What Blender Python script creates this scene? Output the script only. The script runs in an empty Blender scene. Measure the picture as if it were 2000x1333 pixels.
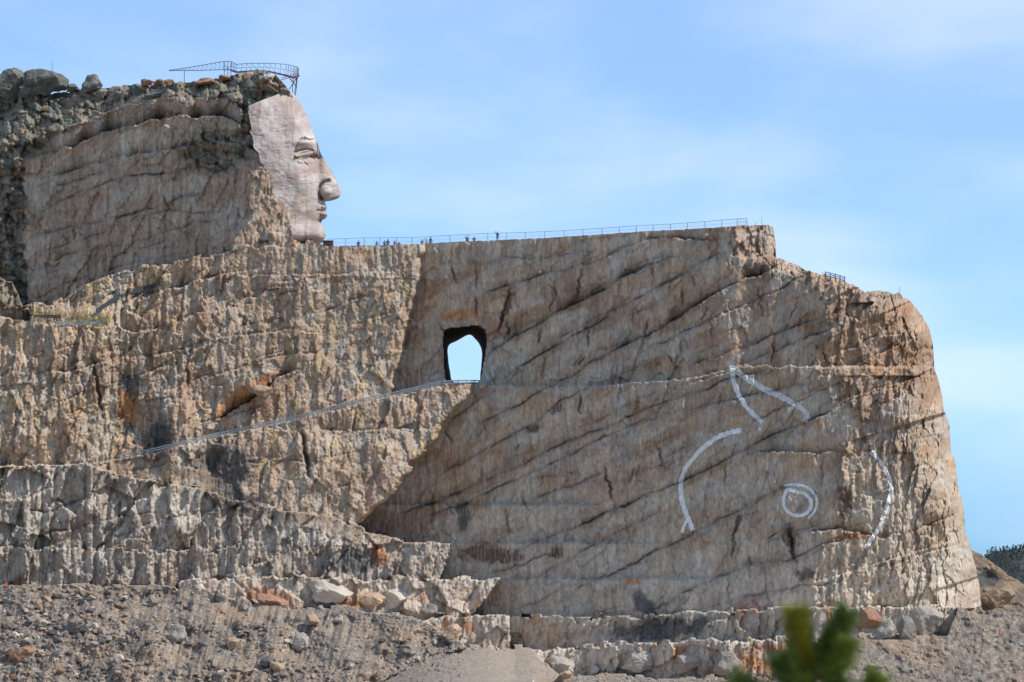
import bpy, bmesh, math, random
import numpy as np
from mathutils import Vector, Matrix, noise

sc = bpy.context.scene
C = sc.collection
random.seed(7)
RNG = np.random.RandomState(11)

# ------------------------------------------------------------------ camera
# camera at the origin looking along +Y; 1 photo pixel is 9 cm at 600 m
K = 0.09 / 600.0
HOR = 1150.0
cam_d = bpy.data.cameras.new('camera'); cam = bpy.data.objects.new('camera', cam_d); C.objects.link(cam)
cam.rotation_euler = (math.pi/2, 0, 0)
cam_d.sensor_width = 36.0; cam_d.lens = 120.0
cam_d.shift_y = (HOR - 666.5) / 2000.0
cam_d.clip_start = 0.5; cam_d.clip_end = 20000
cam_d.dof.use_dof = True; cam_d.dof.focus_distance = 595.0; cam_d.dof.aperture_fstop = 3.4
sc.camera = cam

# ------------------------------------------------------------------ light
SUN_A = math.radians(15.0)       # horizontal angle of the sun in front of the +X axis
SUN_E = math.radians(46.0)
sdir = Vector((math.cos(SUN_A)*math.cos(SUN_E), -math.sin(SUN_A)*math.cos(SUN_E), math.sin(SUN_E)))
sun_d = bpy.data.lights.new('sun', 'SUN'); sun = bpy.data.objects.new('sun', sun_d); C.objects.link(sun)
sun_d.energy = 3.5; sun_d.angle = math.radians(0.5); sun_d.color = (1.0, 0.94, 0.86)
sun.rotation_euler = (-sdir).to_track_quat('-Z', 'Y').to_euler()
sun.location = (300, -200, 500)

w = bpy.data.worlds.new('World'); sc.world = w; w.use_nodes = True
nt = w.node_tree; N = nt.nodes; L = nt.links; N.clear()
out = N.new('ShaderNodeOutputWorld'); bg = N.new('ShaderNodeBackground'); bg.inputs[1].default_value = 0.15
sky = N.new('ShaderNodeTexSky'); sky.sky_type = 'NISHITA'; sky.sun_disc = False
sky.sun_elevation = SUN_E
sky.sun_rotation = math.atan2(sdir.x, sdir.y)
sky.altitude = 1800; sky.air_density = 1.0; sky.dust_density = 0.15; sky.ozone_density = 2.0
tc = N.new('ShaderNodeTexCoord')
mp = N.new('ShaderNodeMapping'); mp.inputs['Scale'].default_value = (1.0, 1.0, 2.6); mp.inputs['Rotation'].default_value = (0, math.radians(-9), 0)
L.new(tc.outputs['Generated'], mp.inputs[0])
n1 = N.new('ShaderNodeTexNoise'); n1.inputs['Scale'].default_value = 9.0; n1.inputs['Detail'].default_value = 7; n1.inputs['Roughness'].default_value = 0.48; n1.inputs['Distortion'].default_value = 0.25
L.new(mp.outputs[0], n1.inputs['Vector'])
cr = N.new('ShaderNodeMapRange'); cr.inputs[1].default_value = 0.36; cr.inputs[2].default_value = 0.84; cr.inputs[3].default_value = 0.09; cr.inputs[4].default_value = 0.58; cr.interpolation_type = 'SMOOTHSTEP'
L.new(n1.outputs[0], cr.inputs[0])
tint = N.new('ShaderNodeMixRGB'); tint.blend_type = 'MULTIPLY'; tint.inputs[0].default_value = 1.0
sep = N.new('ShaderNodeSeparateXYZ'); L.new(tc.outputs['Generated'], sep.inputs[0])
rz = N.new('ShaderNodeValToRGB'); L.new(sep.outputs['Z'], rz.inputs[0])
rz.color_ramp.elements[0].position = 0.0; rz.color_ramp.elements[0].color = (0.13, 0.345, 0.72, 1)
rz.color_ramp.elements[1].position = 0.30; rz.color_ramp.elements[1].color = (0.85, 0.95, 1.0, 1)
e_ = rz.color_ramp.elements.new(0.025); e_.color = (0.23, 0.465, 0.84, 1)
e_ = rz.color_ramp.elements.new(0.065); e_.color = (0.50, 0.695, 0.97, 1)
L.new(rz.outputs[0], tint.inputs[2])
L.new(sky.outputs[0], tint.inputs[1])
mx = N.new('ShaderNodeMixRGB'); mx.inputs[2].default_value = (5.3, 5.75, 6.2, 1)
L.new(cr.outputs[0], mx.inputs[0]); L.new(tint.outputs[0], mx.inputs[1])
L.new(mx.outputs[0], bg.inputs[0]); L.new(bg.outputs[0], out.inputs[0])

sc.view_settings.view_transform = 'Standard'; sc.view_settings.look = 'None'
sc.view_settings.exposure = 0.32; sc.view_settings.gamma = 1.0; sc.view_settings.use_curve_mapping = False

# ------------------------------------------------------------------ helpers
def at(px, py, d):
    return Vector(((px-1000.0)*K*d, d, (HOR-py)*K*d))

def tag(o, label=None, cat=None, group=None, kind=None):
    if label: o['label'] = label
    if cat: o['category'] = cat
    if group: o['group'] = group
    if kind: o['kind'] = kind
    return o

def empty(name, loc, rz=0.0):
    o = bpy.data.objects.new(name, None); C.objects.link(o)
    o.location = loc; o.rotation_euler = (0, 0, rz); o.empty_display_size = 0.3
    return o

def obj(name, bm, mats, parent=None, smooth=False):
    me = bpy.data.meshes.new(name); bm.to_mesh(me); bm.free()
    if not isinstance(mats, (list, tuple)): mats = [mats]
    for m in mats: me.materials.append(m)
    if smooth:
        me.polygons.foreach_set('use_smooth', [True]*len(me.polygons))
    o = bpy.data.objects.new(name, me); C.objects.link(o)
    if parent is not None:
        o.parent = parent
    return o

def bar(bm, p0, p1, a=0.05, b=None, up=(0, 0, 1)):
    """box section bar from p0 to p1, a wide, b high"""
    b = a if b is None else b
    p0 = Vector(p0); p1 = Vector(p1); t = (p1-p0)
    if t.length < 1e-6: return
    t.normalize(); u = Vector(up)
    if abs(t.dot(u)) > 0.95: u = Vector((0, 1, 0))
    s = t.cross(u).normalized(); u = s.cross(t).normalized()
    vs = []
    for p in (p0, p1):
        for i, j in ((-1, -1), (1, -1), (1, 1), (-1, 1)):
            vs.append(bm.verts.new(p + s*(i*a/2) + u*(j*b/2)))
    for f in ((0, 1, 2, 3), (7, 6, 5, 4), (0, 4, 5, 1), (1, 5, 6, 2), (2, 6, 7, 3), (3, 7, 4, 0)):
        bm.faces.new([vs[i] for i in f])

def tube(bm, pts, rads, n=8, cap=True):
    rings = []
    for i, p in enumerate(pts):
        p = Vector(p)
        t = (Vector(pts[min(i+1, len(pts)-1)]) - Vector(pts[max(i-1, 0)])).normalized()
        u = Vector((0, 0, 1)) if abs(t.z) < 0.9 else Vector((1, 0, 0))
        s = t.cross(u).normalized(); u = s.cross(t)
        r = rads[i] if isinstance(rads, (list, tuple)) else rads
        rings.append([bm.verts.new(p + (s*math.cos(2*math.pi*k/n) + u*math.sin(2*math.pi*k/n))*r) for k in range(n)])
    for a, b in zip(rings, rings[1:]):
        for k in range(n):
            bm.faces.new((a[k], a[(k+1) % n], b[(k+1) % n], b[k]))
    if cap:
        bm.faces.new(rings[0][::-1]); bm.faces.new(rings[-1])

def plain(name, col, rough=0.8, var=0.25, scale=3.0, metal=0.0):
    m = bpy.data.materials.new(name); m.use_nodes = True
    t = m.node_tree; b = t.nodes['Principled BSDF']
    b.inputs['Roughness'].default_value = rough; b.inputs['Metallic'].default_value = metal
    nz = t.nodes.new('ShaderNodeTexNoise'); nz.inputs['Scale'].default_value = scale; nz.inputs['Detail'].default_value = 5
    co = t.nodes.new('ShaderNodeTexCoord'); t.links.new(co.outputs['Object'], nz.inputs['Vector'])
    r = t.nodes.new('ShaderNodeMapRange'); r.inputs[1].default_value = 0.3; r.inputs[2].default_value = 0.7
    r.inputs[3].default_value = 1-var; r.inputs[4].default_value = 1+var
    t.links.new(nz.outputs[0], r.inputs[0])
    mm = t.nodes.new('ShaderNodeMixRGB'); mm.blend_type = 'MULTIPLY'; mm.inputs[0].default_value = 1
    mm.inputs[1].default_value = (*col, 1); t.links.new(r.outputs[0], mm.inputs[2])
    t.links.new(mm.outputs[0], b.inputs['Base Color'])
    return m

def rockmat(name, fine=1.6, bump=0.35, var=0.22, stretch=(1, 1, 0.45), attr=True, col=(0.3, 0.25, 0.2)):
    """rock: vertex attribute (mineral colour) times fine grain, with fine relief"""
    m = bpy.data.materials.new(name); m.use_nodes = True
    t = m.node_tree; nd = t.nodes; lk = t.links; b = nd['Principled BSDF']
    b.inputs['Roughness'].default_value = 0.92; b.inputs['Specular IOR Level'].default_value = 0.15
    co = nd.new('ShaderNodeTexCoord'); mp = nd.new('ShaderNodeMapping'); mp.inputs['Scale'].default_value = stretch
    lk.new(co.outputs['Object'], mp.inputs[0])
    nz = nd.new('ShaderNodeTexNoise'); nz.inputs['Scale'].default_value = fine; nz.inputs['Detail'].default_value = 8; nz.inputs['Roughness'].default_value = 0.65
    lk.new(mp.outputs[0], nz.inputs['Vector'])
    r = nd.new('ShaderNodeMapRange'); r.inputs[1].default_value = 0.3; r.inputs[2].default_value = 0.7
    r.inputs[3].default_value = 1-var; r.inputs[4].default_value = 1+var; lk.new(nz.outputs[0], r.inputs[0])
    mm = nd.new('ShaderNodeMixRGB'); mm.blend_type = 'MULTIPLY'; mm.inputs[0].default_value = 1
    if attr:
        a = nd.new('ShaderNodeAttribute'); a.attribute_name = 'mineral'; lk.new(a.outputs['Color'], mm.inputs[1])
    else:
        mm.inputs[1].default_value = (*col, 1)
        oi = nd.new('ShaderNodeObjectInfo'); r2 = nd.new('ShaderNodeMapRange'); r2.inputs[3].default_value = 0.75; r2.inputs[4].default_value = 1.25
        lk.new(oi.outputs['Random'], r2.inputs[0])
        m3 = nd.new('ShaderNodeMixRGB'); m3.blend_type = 'MULTIPLY'; m3.inputs[0].default_value = 1
        m3.inputs[1].default_value = (*col, 1); lk.new(r2.outputs[0], m3.inputs[2]); lk.new(m3.outputs[0], mm.inputs[1])
    lk.new(r.outputs[0], mm.inputs[2]); lk.new(mm.outputs[0], b.inputs['Base Color'])
    n2 = nd.new('ShaderNodeTexNoise'); n2.inputs['Scale'].default_value = fine*1.7; n2.inputs['Detail'].default_value = 7; n2.inputs['Roughness'].default_value = 0.7
    lk.new(mp.outputs[0], n2.inputs['Vector'])
    bp = nd.new('ShaderNodeBump'); bp.inputs['Strength'].default_value = bump; bp.inputs['Distance'].default_value = 0.5
    lk.new(n2.outputs[0], bp.inputs['Height']); lk.new(bp.outputs[0], b.inputs['Normal'])
    return m

M_ROCK = rockmat('cliff_rock', fine=2.2, bump=0.6, var=0.30); M_DIRT = rockmat('quarry_dirt', fine=2.4, bump=0.5, var=0.3, stretch=(1, 1, 1))
M_FACE = rockmat('carved_granite', fine=0.8, bump=0.10, var=0.12, stretch=(0.5, 1, 1.6))
M_TUN = rockmat('tunnel_rock', attr=False, col=(0.07, 0.06, 0.058))
M_BG = rockmat('boulder_grey', attr=False, col=(0.32, 0.28, 0.235), stretch=(1, 1, 1))
M_BT = rockmat('boulder_tan', attr=False, col=(0.40, 0.29, 0.20), stretch=(1, 1, 1))
M_BD = rockmat('boulder_dark', attr=False, col=(0.13, 0.125, 0.12), stretch=(1, 1, 1))
M_BW = rockmat('boulder_pale', attr=False, col=(0.46, 0.40, 0.33), stretch=(1, 1, 1))
M_BR = rockmat('boulder_rust', attr=False, col=(0.30, 0.17, 0.11), stretch=(1, 1, 1))
M_LICH = rockmat('boulder_lichen', attr=False, col=(0.165, 0.165, 0.14), stretch=(1, 1, 1), var=0.4, bump=0.6)
M_STEEL = plain('galvanised_steel', (0.22, 0.25, 0.26), 0.6, metal=0.3)
M_DSTEEL = plain('dark_steel', (0.09, 0.11, 0.13), 0.6)
M_RUSTST = plain('rusty_steel', (0.10, 0.055, 0.05), 0.8)
M_WHITE = plain('white_paint', (0.80, 0.80, 0.78), 0.7, var=0.08)
M_WOOD = plain('weathered_wood', (0.16, 0.12, 0.09), 0.9)

# ------------------------------------------------------------------ noise
def _h(xi, yi, seed):
    h = (xi.astype(np.int64)*374761393 + yi.astype(np.int64)*668265263 + seed*974634777) & 0x7fffffff
    h = ((h ^ (h >> 13))*1274126177) & 0x7fffffff
    h = (h ^ (h >> 16)) & 0xffffff
    return (h / np.float32(0xffffff)).astype(np.float32)

def vn(x, y, seed=0):
    xf = np.floor(x); yf = np.floor(y); fx = (x-xf).astype(np.float32); fy = (y-yf).astype(np.float32)
    fx = fx*fx*(3-2*fx); fy = fy*fy*(3-2*fy)
    a = _h(xf, yf, seed); b = _h(xf+1, yf, seed); c = _h(xf, yf+1, seed); d = _h(xf+1, yf+1, seed)
    return (a+(b-a)*fx)*(1-fy) + (c+(d-c)*fx)*fy

def fbm(x, y, seed=0, o=4, g=0.5):
    s = 0; a = 1.0; t = 0
    for i in range(o):
        s = s + a*vn(x*2**i + 17.3*i, y*2**i - 9.1*i, seed+i*31); t += a; a *= g
    return s/t

def cells(x, y, seed=0):
    """cellular noise: edge distance (F2-F1) and facet offset, tilted per cell"""
    xf = np.floor(x); yf = np.floor(y)
    f1 = np.full(x.shape, 9, np.float32); f2 = f1.copy(); off = np.zeros_like(f1); rid = np.zeros_like(f1)
    for i in (-1, 0, 1):
        for j in (-1, 0, 1):
            cx = xf+i; cy = yf+j
            dx = (x-cx-_h(cx, cy, seed)).astype(np.float32); dy = (y-cy-_h(cx, cy, seed+5)).astype(np.float32)
            d = dx*dx+dy*dy
            n = d < f1
            f2 = np.where(n, f1, np.minimum(f2, d)); f1 = np.where(n, d, f1)
            r = _h(cx, cy, seed+9)
            o = (r-0.5)*.9 + dx*(_h(cx, cy, seed+13)-0.5)*2.0 + dy*(_h(cx, cy, seed+17)-0.5)*1.6
            off = np.where(n, o, off); rid = np.where(n, r, rid)
    return np.sqrt(f2)-np.sqrt(f1), off, rid

def sst(a, b, x):
    t = np.clip((x-a)/(b-a), 0, 1); return t*t*(3-2*t)

def ip(x, pts):
    return np.interp(x, [p[0] for p in pts], [p[1] for p in pts])

# ------------------------------------------------------------------ mountain relief (depth over the visible face)
cols = np.concatenate([np.arange(-140, 1490, 2.05), np.arange(1490, 1530, 1.0), np.arange(1530, 1740, 2.0), np.arange(1740, 1921, 0.95), np.arange(1921, 2160, 2.1)])
ROWS = 660; BOT = 1420.0
TOP = [(-140, 150), (0, 188), (60, 185), (130, 180), (150, 178), (200, 172), (270, 165), (345, 162), (400, 158), (440, 152), (480, 141), (500, 137), (520, 139),
       (545, 152), (560, 168), (572, 192), (590, 300), (604, 440), (612, 474), (640, 481), (700, 480), (800, 478), (850, 475), (900, 472), (940, 471), (1000, 468), (1050, 466), (1180, 458), (1260, 452),
       (1330, 449), (1380, 446), (1430, 443), (1470, 440), (1500, 440), (1510, 443), (1514, 470), (1516, 503), (1550, 514), (1575, 530), (1600, 534), (1640, 546),
       (1665, 555), (1690, 573), (1705, 569), (1720, 568), (1735, 572), (1755, 573), (1780, 591), (1800, 616), (1815, 642), (1822, 672), (1825, 722), (1834, 746),
       (1841, 780), (1844, 803), (1854, 828), (1858, 888), (1866, 900), (1871, 950), (1882, 987), (1885, 1040), (1894, 1062), (1900, 1088), (1912, 1132), (1917, 1187), (1921, 1193), (2160, 1193)]
topc = ip(cols, TOP)
jag = (fbm(cols/9.0, cols*0+3.3, 5, 3)-0.5)
topc = topc + jag*np.where(cols < 580, 9, np.where(cols < 1500, 2.5, np.where(cols < 1780, 9, np.where(cols < 1918, 4, 0))))
PX = np.repeat(cols[None, :], ROWS, 0)
Y0R = 128.0
PY = np.maximum(topc[None, :], np.linspace(Y0R, BOT, ROWS)[:, None])
PX = PX.astype(np.float32); PY = PY.astype(np.float32)

# shared wobble of outlines
wob = (fbm(PX/16, PY/16, 41, 3)-0.5)*12
wobs = (fbm(PX/6, PY/6, 47, 2)-0.5)*4
X = PX + wob; Y = PY + wobs
wy = PY + (_h(np.floor(PX/17+wob*.06), np.floor(PY/50), 45)-0.5)*11*(vn(PX/45, PY/60, 46) > .42) + (fbm(PX/24, PY*0+1.7, 43, 2)-0.5)*11 + (fbm(PX/90, PY/60+1.7, 44, 3)-0.5)*13     # for bench lips

kH = 0.52*0.09
GX = np.arange(-200, 2200, 5.0); GS = np.interp(GX, [-200, 1180, 1660, 2200], [.52, .52, .17, .17])*0.09
GI = np.cumsum(GS)*5.0; GI -= np.interp(850, GX, GI)
dHf = lambda q: 605-np.interp(q, GX, GI)
dH = dHf(PX)
RAMP = [(-140, 915), (0, 912), (170, 908), (240, 897), (330, 878), (420, 855), (520, 834), (600, 815), (700, 789), (800, 767), (862, 752), (905, 750), (960, 752), (1100, 757), (1200, 750), (1330, 742), (1430, 722), (1450, 716), (1930, 716)]
ramp = ip(PX, RAMP)
low = (PY + (fbm(PX/22, PY*0+1.7, 43, 4)-0.5)*7*(1+1.2*(PX > 1440))) > ramp                       # below the haul ramp and the ledge that continues it
# right hand corner of the big wall, beyond which the rock turns towards the sun
corner = ip(PY, [(430, 1425), (500, 1440), (530, 1530), (560, 1628), (650, 1642), (716, 1600), (720, 1615), (800, 1640), (880, 1650), (1000, 1640), (1100, 1590), (1190, 1560)]) + wob*1.2
bedk = np.floor((PY+0.46*PX)/38.0); bedl = np.floor((PY+0.30*PX)/85.0)
corner = corner + np.where(PY < 735, (_h(bedk, bedk*0, 49)-0.5)*85*sst(440, 520, PY), (_h(bedl, bedl*0, 50)-0.5)*75)
edge = ip(PY, [(430, 1512), (500, 1516), (520, 1575), (560, 1680), (575, 1762), (616, 1800), (672, 1822), (746, 1834), (803, 1844), (890, 1860), (987, 1882), (1062, 1894), (1187, 1919)])
corner = np.minimum(corner, edge-25)
tR = np.clip((PX-corner)/np.maximum(edge-corner, 20), 0, 1.2)
wR = np.maximum(edge-corner, 20)*0.09
d = np.where(PX < corner, dH, dHf(corner) + wR*(0.16*tR + 0.16*tR**2 + 0.75*tR**7))
d = d + np.where(low, 0, 3.5+2.0*sst(1420, 1480, PX))
for yl, x1_ in ((1062, 1330), (1131, 1480), (986, 1230)):
    d = d - 1.3*((PY+(fbm(PX/30, PY*0+yl, 48, 3)-.5)*6) > yl)*sst(x1_, x1_-160, PX)
# lit walls at left of the tunnel
cxu = ip(PY, [(440, 832), (530, 826), (620, 802), (752, 772)]) + (fbm(PX*0, PY/14, 71, 3)-0.5)*16
dWu = 604.5 - (800-PX)*0.029
cxl = ip(PY, [(752, 935), (800, 897), (890, 830), (1025, 711), (1070, 690)]) + (fbm(PX*0, PY/22, 73, 4)-0.5)*30
dWl = 597.0 - (900-PX)*0.030 - (PY-750)*0.012
mW = (~low) & (PX < cxu); mWl = low & (PX < cxl)
bl = sst(0, 10, cxu-PX); d = np.where(mW, np.minimum(d, d*(1-bl)+dWu*bl), d)
bl = sst(0, 14, cxl-PX); d = np.where(mWl, d*(1-bl)+dWl*bl, d)
isW = mW | mWl
# the block behind the carved face (hair side): set back, turned away from the sun
SHELF = [(-140, 640), (0, 602), (60, 598), (95, 600), (150, 572), (200, 545), (300, 520), (390, 503), (450, 493), (480, 482), (560, 478), (600, 470)]
head = (wy < ip(PX, SHELF)) & (PX < 625)
dB = 623 - PX*0.042
ret = ip(PY, [(140, 500), (200, 470), (330, 505), (345, 480), (420, 490), (470, 455), (500, 450)]) + wob
dB = np.where(PX > ret, 623-ret*0.042+(PX-ret)*0.045, dB)
Lfy = ip(PY, [(181, 548), (330, 514), (336, 526), (385, 530), (389, 548), (405, 558), (442, 565), (465, 568), (480, 590)])
dB = np.where((PX > ret) & (PY > 333+wob), np.where(PX < Lfy+5+wobs, 599.5+(PX-480)*0.030, 617), dB)
dB = np.where(PX < ip(PY, [(150, 120), (260, 60), (340, 30), (420, 10), (600, 30)]) + wob*2.5, dB - 2, dB)
dB = dB + np.clip((ip(PX, [(-140, 330), (60, 270), (180, 235), (240, 205), (330, 192), (440, 196), (480, 190), (520, 150)])-PY)/40, 0, 1.6)*6
d = np.where(head, dB, d)
notch = (PX < 62+wob) & (wy > ip(PX, [(-140, 470), (0, 542), (24, 558), (44, 596), (62, 626)]) + wob*.5) & (PY < ip(PX, [(-140, 640), (0, 618), (62, 628)])+wob)
d = np.where(notch, 606+PX*0.03, d)
W2 = [(-140, 625), (0, 628), (60, 632), (110, 640), (230, 642), (262, 652), (300, 638), (440, 600), (560, 552), (700, 536)]
up2 = mW & ~head & (wy < ip(PX, W2)) & (PX < 700) & (PX > 66+wob)
d = np.where(up2, d+5*sst(700, 380, PX), d)
d = np.where(up2 & (PX < 235) , d - np.clip(PY-590, 0, 50)*0.10, d)

# buttresses and hollows of the lit wall
for bx, by, sx, sy, am in ((345, 820, 34, 75, -3.0), (250, 780, 38, 110, 2.6), (120, 760, 50, 100, -2.2), (60, 850, 40, 70, -1.6), (475, 735, 60, 34, -2.0), (505, 768, 34, 20, -1.6), (660, 640, 60, 80, 1.2), (590, 560, 50, 40, -1.2), (200, 690, 22, 80, -1.5), (620, 900, 50, 60, -1.3), (520, 930, 40, 60, 1.2), (745, 890, 40, 60, -1.2), (430, 930, 36, 60, 2.4), (765, 620, 30, 40, -1)):
    d = d + isW*(~head)*am*np.exp(-((X-bx)/sx)**2-((Y-by)/sy)**2)
reg = np.zeros(PX.shape, np.int8)      # 0 wall 1 lit wall 2 head block 3 grey benches 4 pale benches 5 rubble 6 road 7 dirt slope
reg[isW] = 1; reg[head] = 2
# lower benches, each nearer than the last
def bench(top, x0, x1, dep, code, xr=None):
    global d
    t = ip(PX, top); m = (wy > t) & (PX > x0+wob*0.8)
    m &= (PX < (x1+wob*0.8 if xr is None else xr))
    d = np.where(m, dep, d); reg[m] = code
    return m
bench([(-140, 918), (0, 914), (170, 909), (230, 928), (300, 938), (420, 962), (520, 991), (640, 1010), (780, 1056), (800, 1066)], -200, 790,
      574+(PX-250)*0.018 - sst(420, 660, PX)*np.clip(PY-1000, 0, 90)*0.06, 3)
mL2 = bench([(-140, 1066), (0, 1068), (340, 1076), (420, 1072), (500, 1060)], -200, 495, 571+(PX-250)*0.018+sst(380, 495, PX)*2-sst(420, 660, PX)*np.clip(PY-1000, 0, 90)*0.06, 3)
c2 = ip(PY, [(1056, 885), (1130, 858)]) + (fbm(PX*0, PY/8, 75, 2)-0.5)*8
mM2 = bench([(430, 1130), (470, 1112), (560, 1082), (640, 1074), (720, 1061), (890, 1061)], 430, 890, 579+(PX-700)*0.030, 3, c2)
c3 = ip(PY, [(1130, 978), (1205, 918)]) + (fbm(PX*0, PY/8, 77, 2)-0.5)*8
mM3 = bench([(350, 1136), (420, 1130), (600, 1129), (900, 1130), (990, 1133)], 350, 990, 573+(PX-700)*0.030, 4, c3)
mHB = bench([(980, 1206), (1230, 1204), (1390, 1196), (1420, 1190)], 985, 1430, dH-7.5, 4)
mM4 = bench([(815, 1216), (860, 1201), (990, 1204)], 815, 995, 567+(PX-850)*0.03, 4)
mRB = bench([(1370, 1224), (1450, 1194), (1520, 1186), (1930, 1186)], 1375, 1866, np.where(PX < 1600, 573-(PX-1380)*0.046, 563+(PX-1600)*0.02), 4)
mM5 = bench([(1030, 1266), (1120, 1262), (1200, 1256), (1300, 1250), (1620, 1248)], 1035, 1625, np.where(PX < 1150, 556+(PX-1040)*0.03, np.where(PX < 1420, 559-(PX-1150)*0.045, 547+(PX-1420)*0.03)), 4)
# rubble slope, road and the dirt slope at right
ST = [(-140, 1138), (0, 1141), (370, 1144), (480, 1172), (580, 1192), (700, 1188), (780, 1200), (830, 1214), (880, 1240), (910, 1266), (915, 1280)]
sl = wy > ip(PX, ST)
slm = sl & (PX < 912+wob)
dS = 562 - (PY-1142)*0.145 - 0.004*(PX-500)
gul = (fbm(PX/15+PY/60, PY/75, 81, 3)-0.5)*2.6 + (fbm(PX/60, PY/45, 83, 3)-0.5)*7
d = np.where(slm, dS+gul*np.clip((PY-ip(PX, ST))/22, 0, 1), d); reg[slm] = 5
GT = [(700, 1400), (745, 1336), (800, 1306), (850, 1284), (900, 1270), (945, 1264), (1040, 1266), (1060, 1290), (1120, 1318), (1300, 1322), (1500, 1326), (1600, 1300), (1625, 1280), (1640, 1300), (2000, 1350)]
gm = (wy > ip(PX, GT)) & (PX > 700) & (PX < 1720)
gt = ip(PX, GT)
dG = np.where(PX < 1100, np.where(PX < 912, 562-(gt-1142)*0.145-0.004*(PX-500), 542.5+(PX-912)*0.09), 545) - (PY-np.where(PX < 1100, gt, 1266))*np.where(PX < 1100, 0.30, 0.16)
ker = 45; pad = np.pad(dG, ((0, 0), (ker, ker)), mode='edge'); cs_ = np.cumsum(pad, 1); dGs = (cs_[:, 2*ker:]-cs_[:, :-2*ker])/(2*ker)
bl_ = sst(1090, 960, PX); dG = dGs[:, :dG.shape[1]]*bl_+dG*(1-bl_)
d = np.where(gm, np.where(PX < 1095, dG, np.minimum(d+2, dG)), d); reg[gm] = 6
TT = [(1590, 1300), (1615, 1262), (1640, 1247), (1700, 1236), (1850, 1244), (1858, 1215), (1870, 1188), (1930, 1187)]
tm = (wy > ip(PX, TT)) & (PX > 1590)
dT = 557 - (PY-1187)*0.15 - np.where(PY > 1252+(PX-1650)*-0.02, 3.0, 0)
d = np.where(tm, dT + (fbm(PX/40, PY/25, 85, 3)-0.5)*3, d); reg[tm] = 7

# ---------------- relief detail
rock = (reg <= 4)
isH = (reg == 0)
lit = (reg == 0) & (PX > corner)
shade = isH & ~lit
# bedding ledges across the big wall: y(px), strength of groove, step
BED = [
 ([(940, 715), (961, 690), (988, 671), (1033, 644), (1111, 599), (1178, 566), (1229, 539), (1305, 505), (1332, 502)], .9, 1.5),
 ([(961, 752), (1010, 721), (1060, 689), (1091, 674), (1134, 649), (1178, 624), (1267, 571), (1331, 538), (1389, 502), (1428, 492)], 1.0, .7),
 ([(1120, 726), (1172, 700), (1229, 670), (1267, 655), (1305, 632), (1364, 596), (1407, 568), (1448, 548), (1484, 538), (1522, 517)], 1.1, 1.3),
 ([(1229, 698), (1305, 665), (1382, 627), (1458, 596), (1522, 566), (1565, 540), (1600, 532)], .8, .6),
 ([(1330, 720), (1400, 698), (1460, 677), (1535, 647), (1625, 614), (1690, 590)], .9, .9),
 ([(1340, 750), (1400, 734), (1448, 713), (1532, 677), (1592, 655), (1640, 636)], .8, .9),
 ([(860, 830), (900, 805), (975, 755)], .5, .3),
 ([(920, 835), (1000, 799), (1059, 766), (1110, 739), (1155, 706), (1200, 690)], .8, .5),
 ([(840, 940), (900, 904), (990, 856), (1044, 829), (1092, 785), (1164, 752), (1230, 727), (1290, 700)], .8, .5),
 ([(760, 1010), (840, 985), (900, 961), (960, 934), (1029, 904), (1110, 862), (1185, 835), (1260, 802), (1305, 784), (1380, 760), (1440, 735), (1520, 722)], 1.1, .5),
 ([(820, 1012), (900, 988), (1011, 934), (1095, 898), (1170, 859), (1245, 826), (1350, 799), (1500, 766), (1600, 745)], .8, .4),
 ([(1020, 940), (1110, 922), (1149, 919)], .4, .3),
 ([(1000, 1078), (1125, 1030), (1179, 1006), (1275, 964), (1329, 943), (1380, 919), (1434, 889), (1500, 856), (1560, 830), (1640, 795)], 1.1, .8),
 ([(1040, 1130), (1110, 1096), (1170, 1060), (1215, 1036), (1275, 1006), (1310, 990)], .7, .4),
 ([(1100, 1168), (1158, 1134), (1202, 1122), (1259, 1088), (1302, 1068), (1357, 1039), (1425, 1006), (1479, 979), (1530, 955), (1560, 950)], 1.0, .6),
 ([(1240, 1205), (1300, 1180), (1336, 1158), (1409, 1125), (1481, 1100), (1540, 1096), (1608, 1064), (1700, 1040)], .8, .5),
 ([(980, 1200), (1043, 1180), (1101, 1150), (1160, 1125)], .5, .3),
 ([(1290, 1200), (1380, 1188), (1460, 1166), (1540, 1150), (1620, 1140), (1760, 1095), (1880, 1062)], .6, .3),
 ([(927, 583), (976, 565), (1060, 536), (1096, 530), (1172, 510), (1229, 480), (1290, 462), (1350, 466), (1420, 472)], .8, .8),
 ([(830, 520), (900, 515), (950, 516), (985, 505), (1040, 508), (1100, 500), (1180, 486)], .7, .5),
 ([(840, 640), (870, 620), (920, 600)], .4, .3),
 ([(1450, 890), (1500, 882), (1540, 880), (1600, 884), (1660, 878)], .4, 1.2),
 ([(1560, 1040), (1640, 1032), (1720, 1050), (1780, 1036), (1840, 1015), (1880, 1000)], .7, .8),
 ([(900, 989), (1000, 986), (1120, 985), (1200, 986)], .15, .5),
 ([(870, 1064), (960, 1060), (1100, 1058), (1250, 1062)], .15, .5),
 ([(960, 1131), (1100, 1132), (1280, 1130), (1400, 1128)], .15, .5),
 ([(1620, 800), (1700, 770), (1790, 740)], .5, .5), ([(1640, 690), (1720, 655), (1800, 650)], .6, .6),
 ([(1640, 900), (1740, 868), (1850, 846)], .6, .4), ([(1650, 1000), (1760, 940), (1870, 905)], .4, .3),
]
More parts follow.
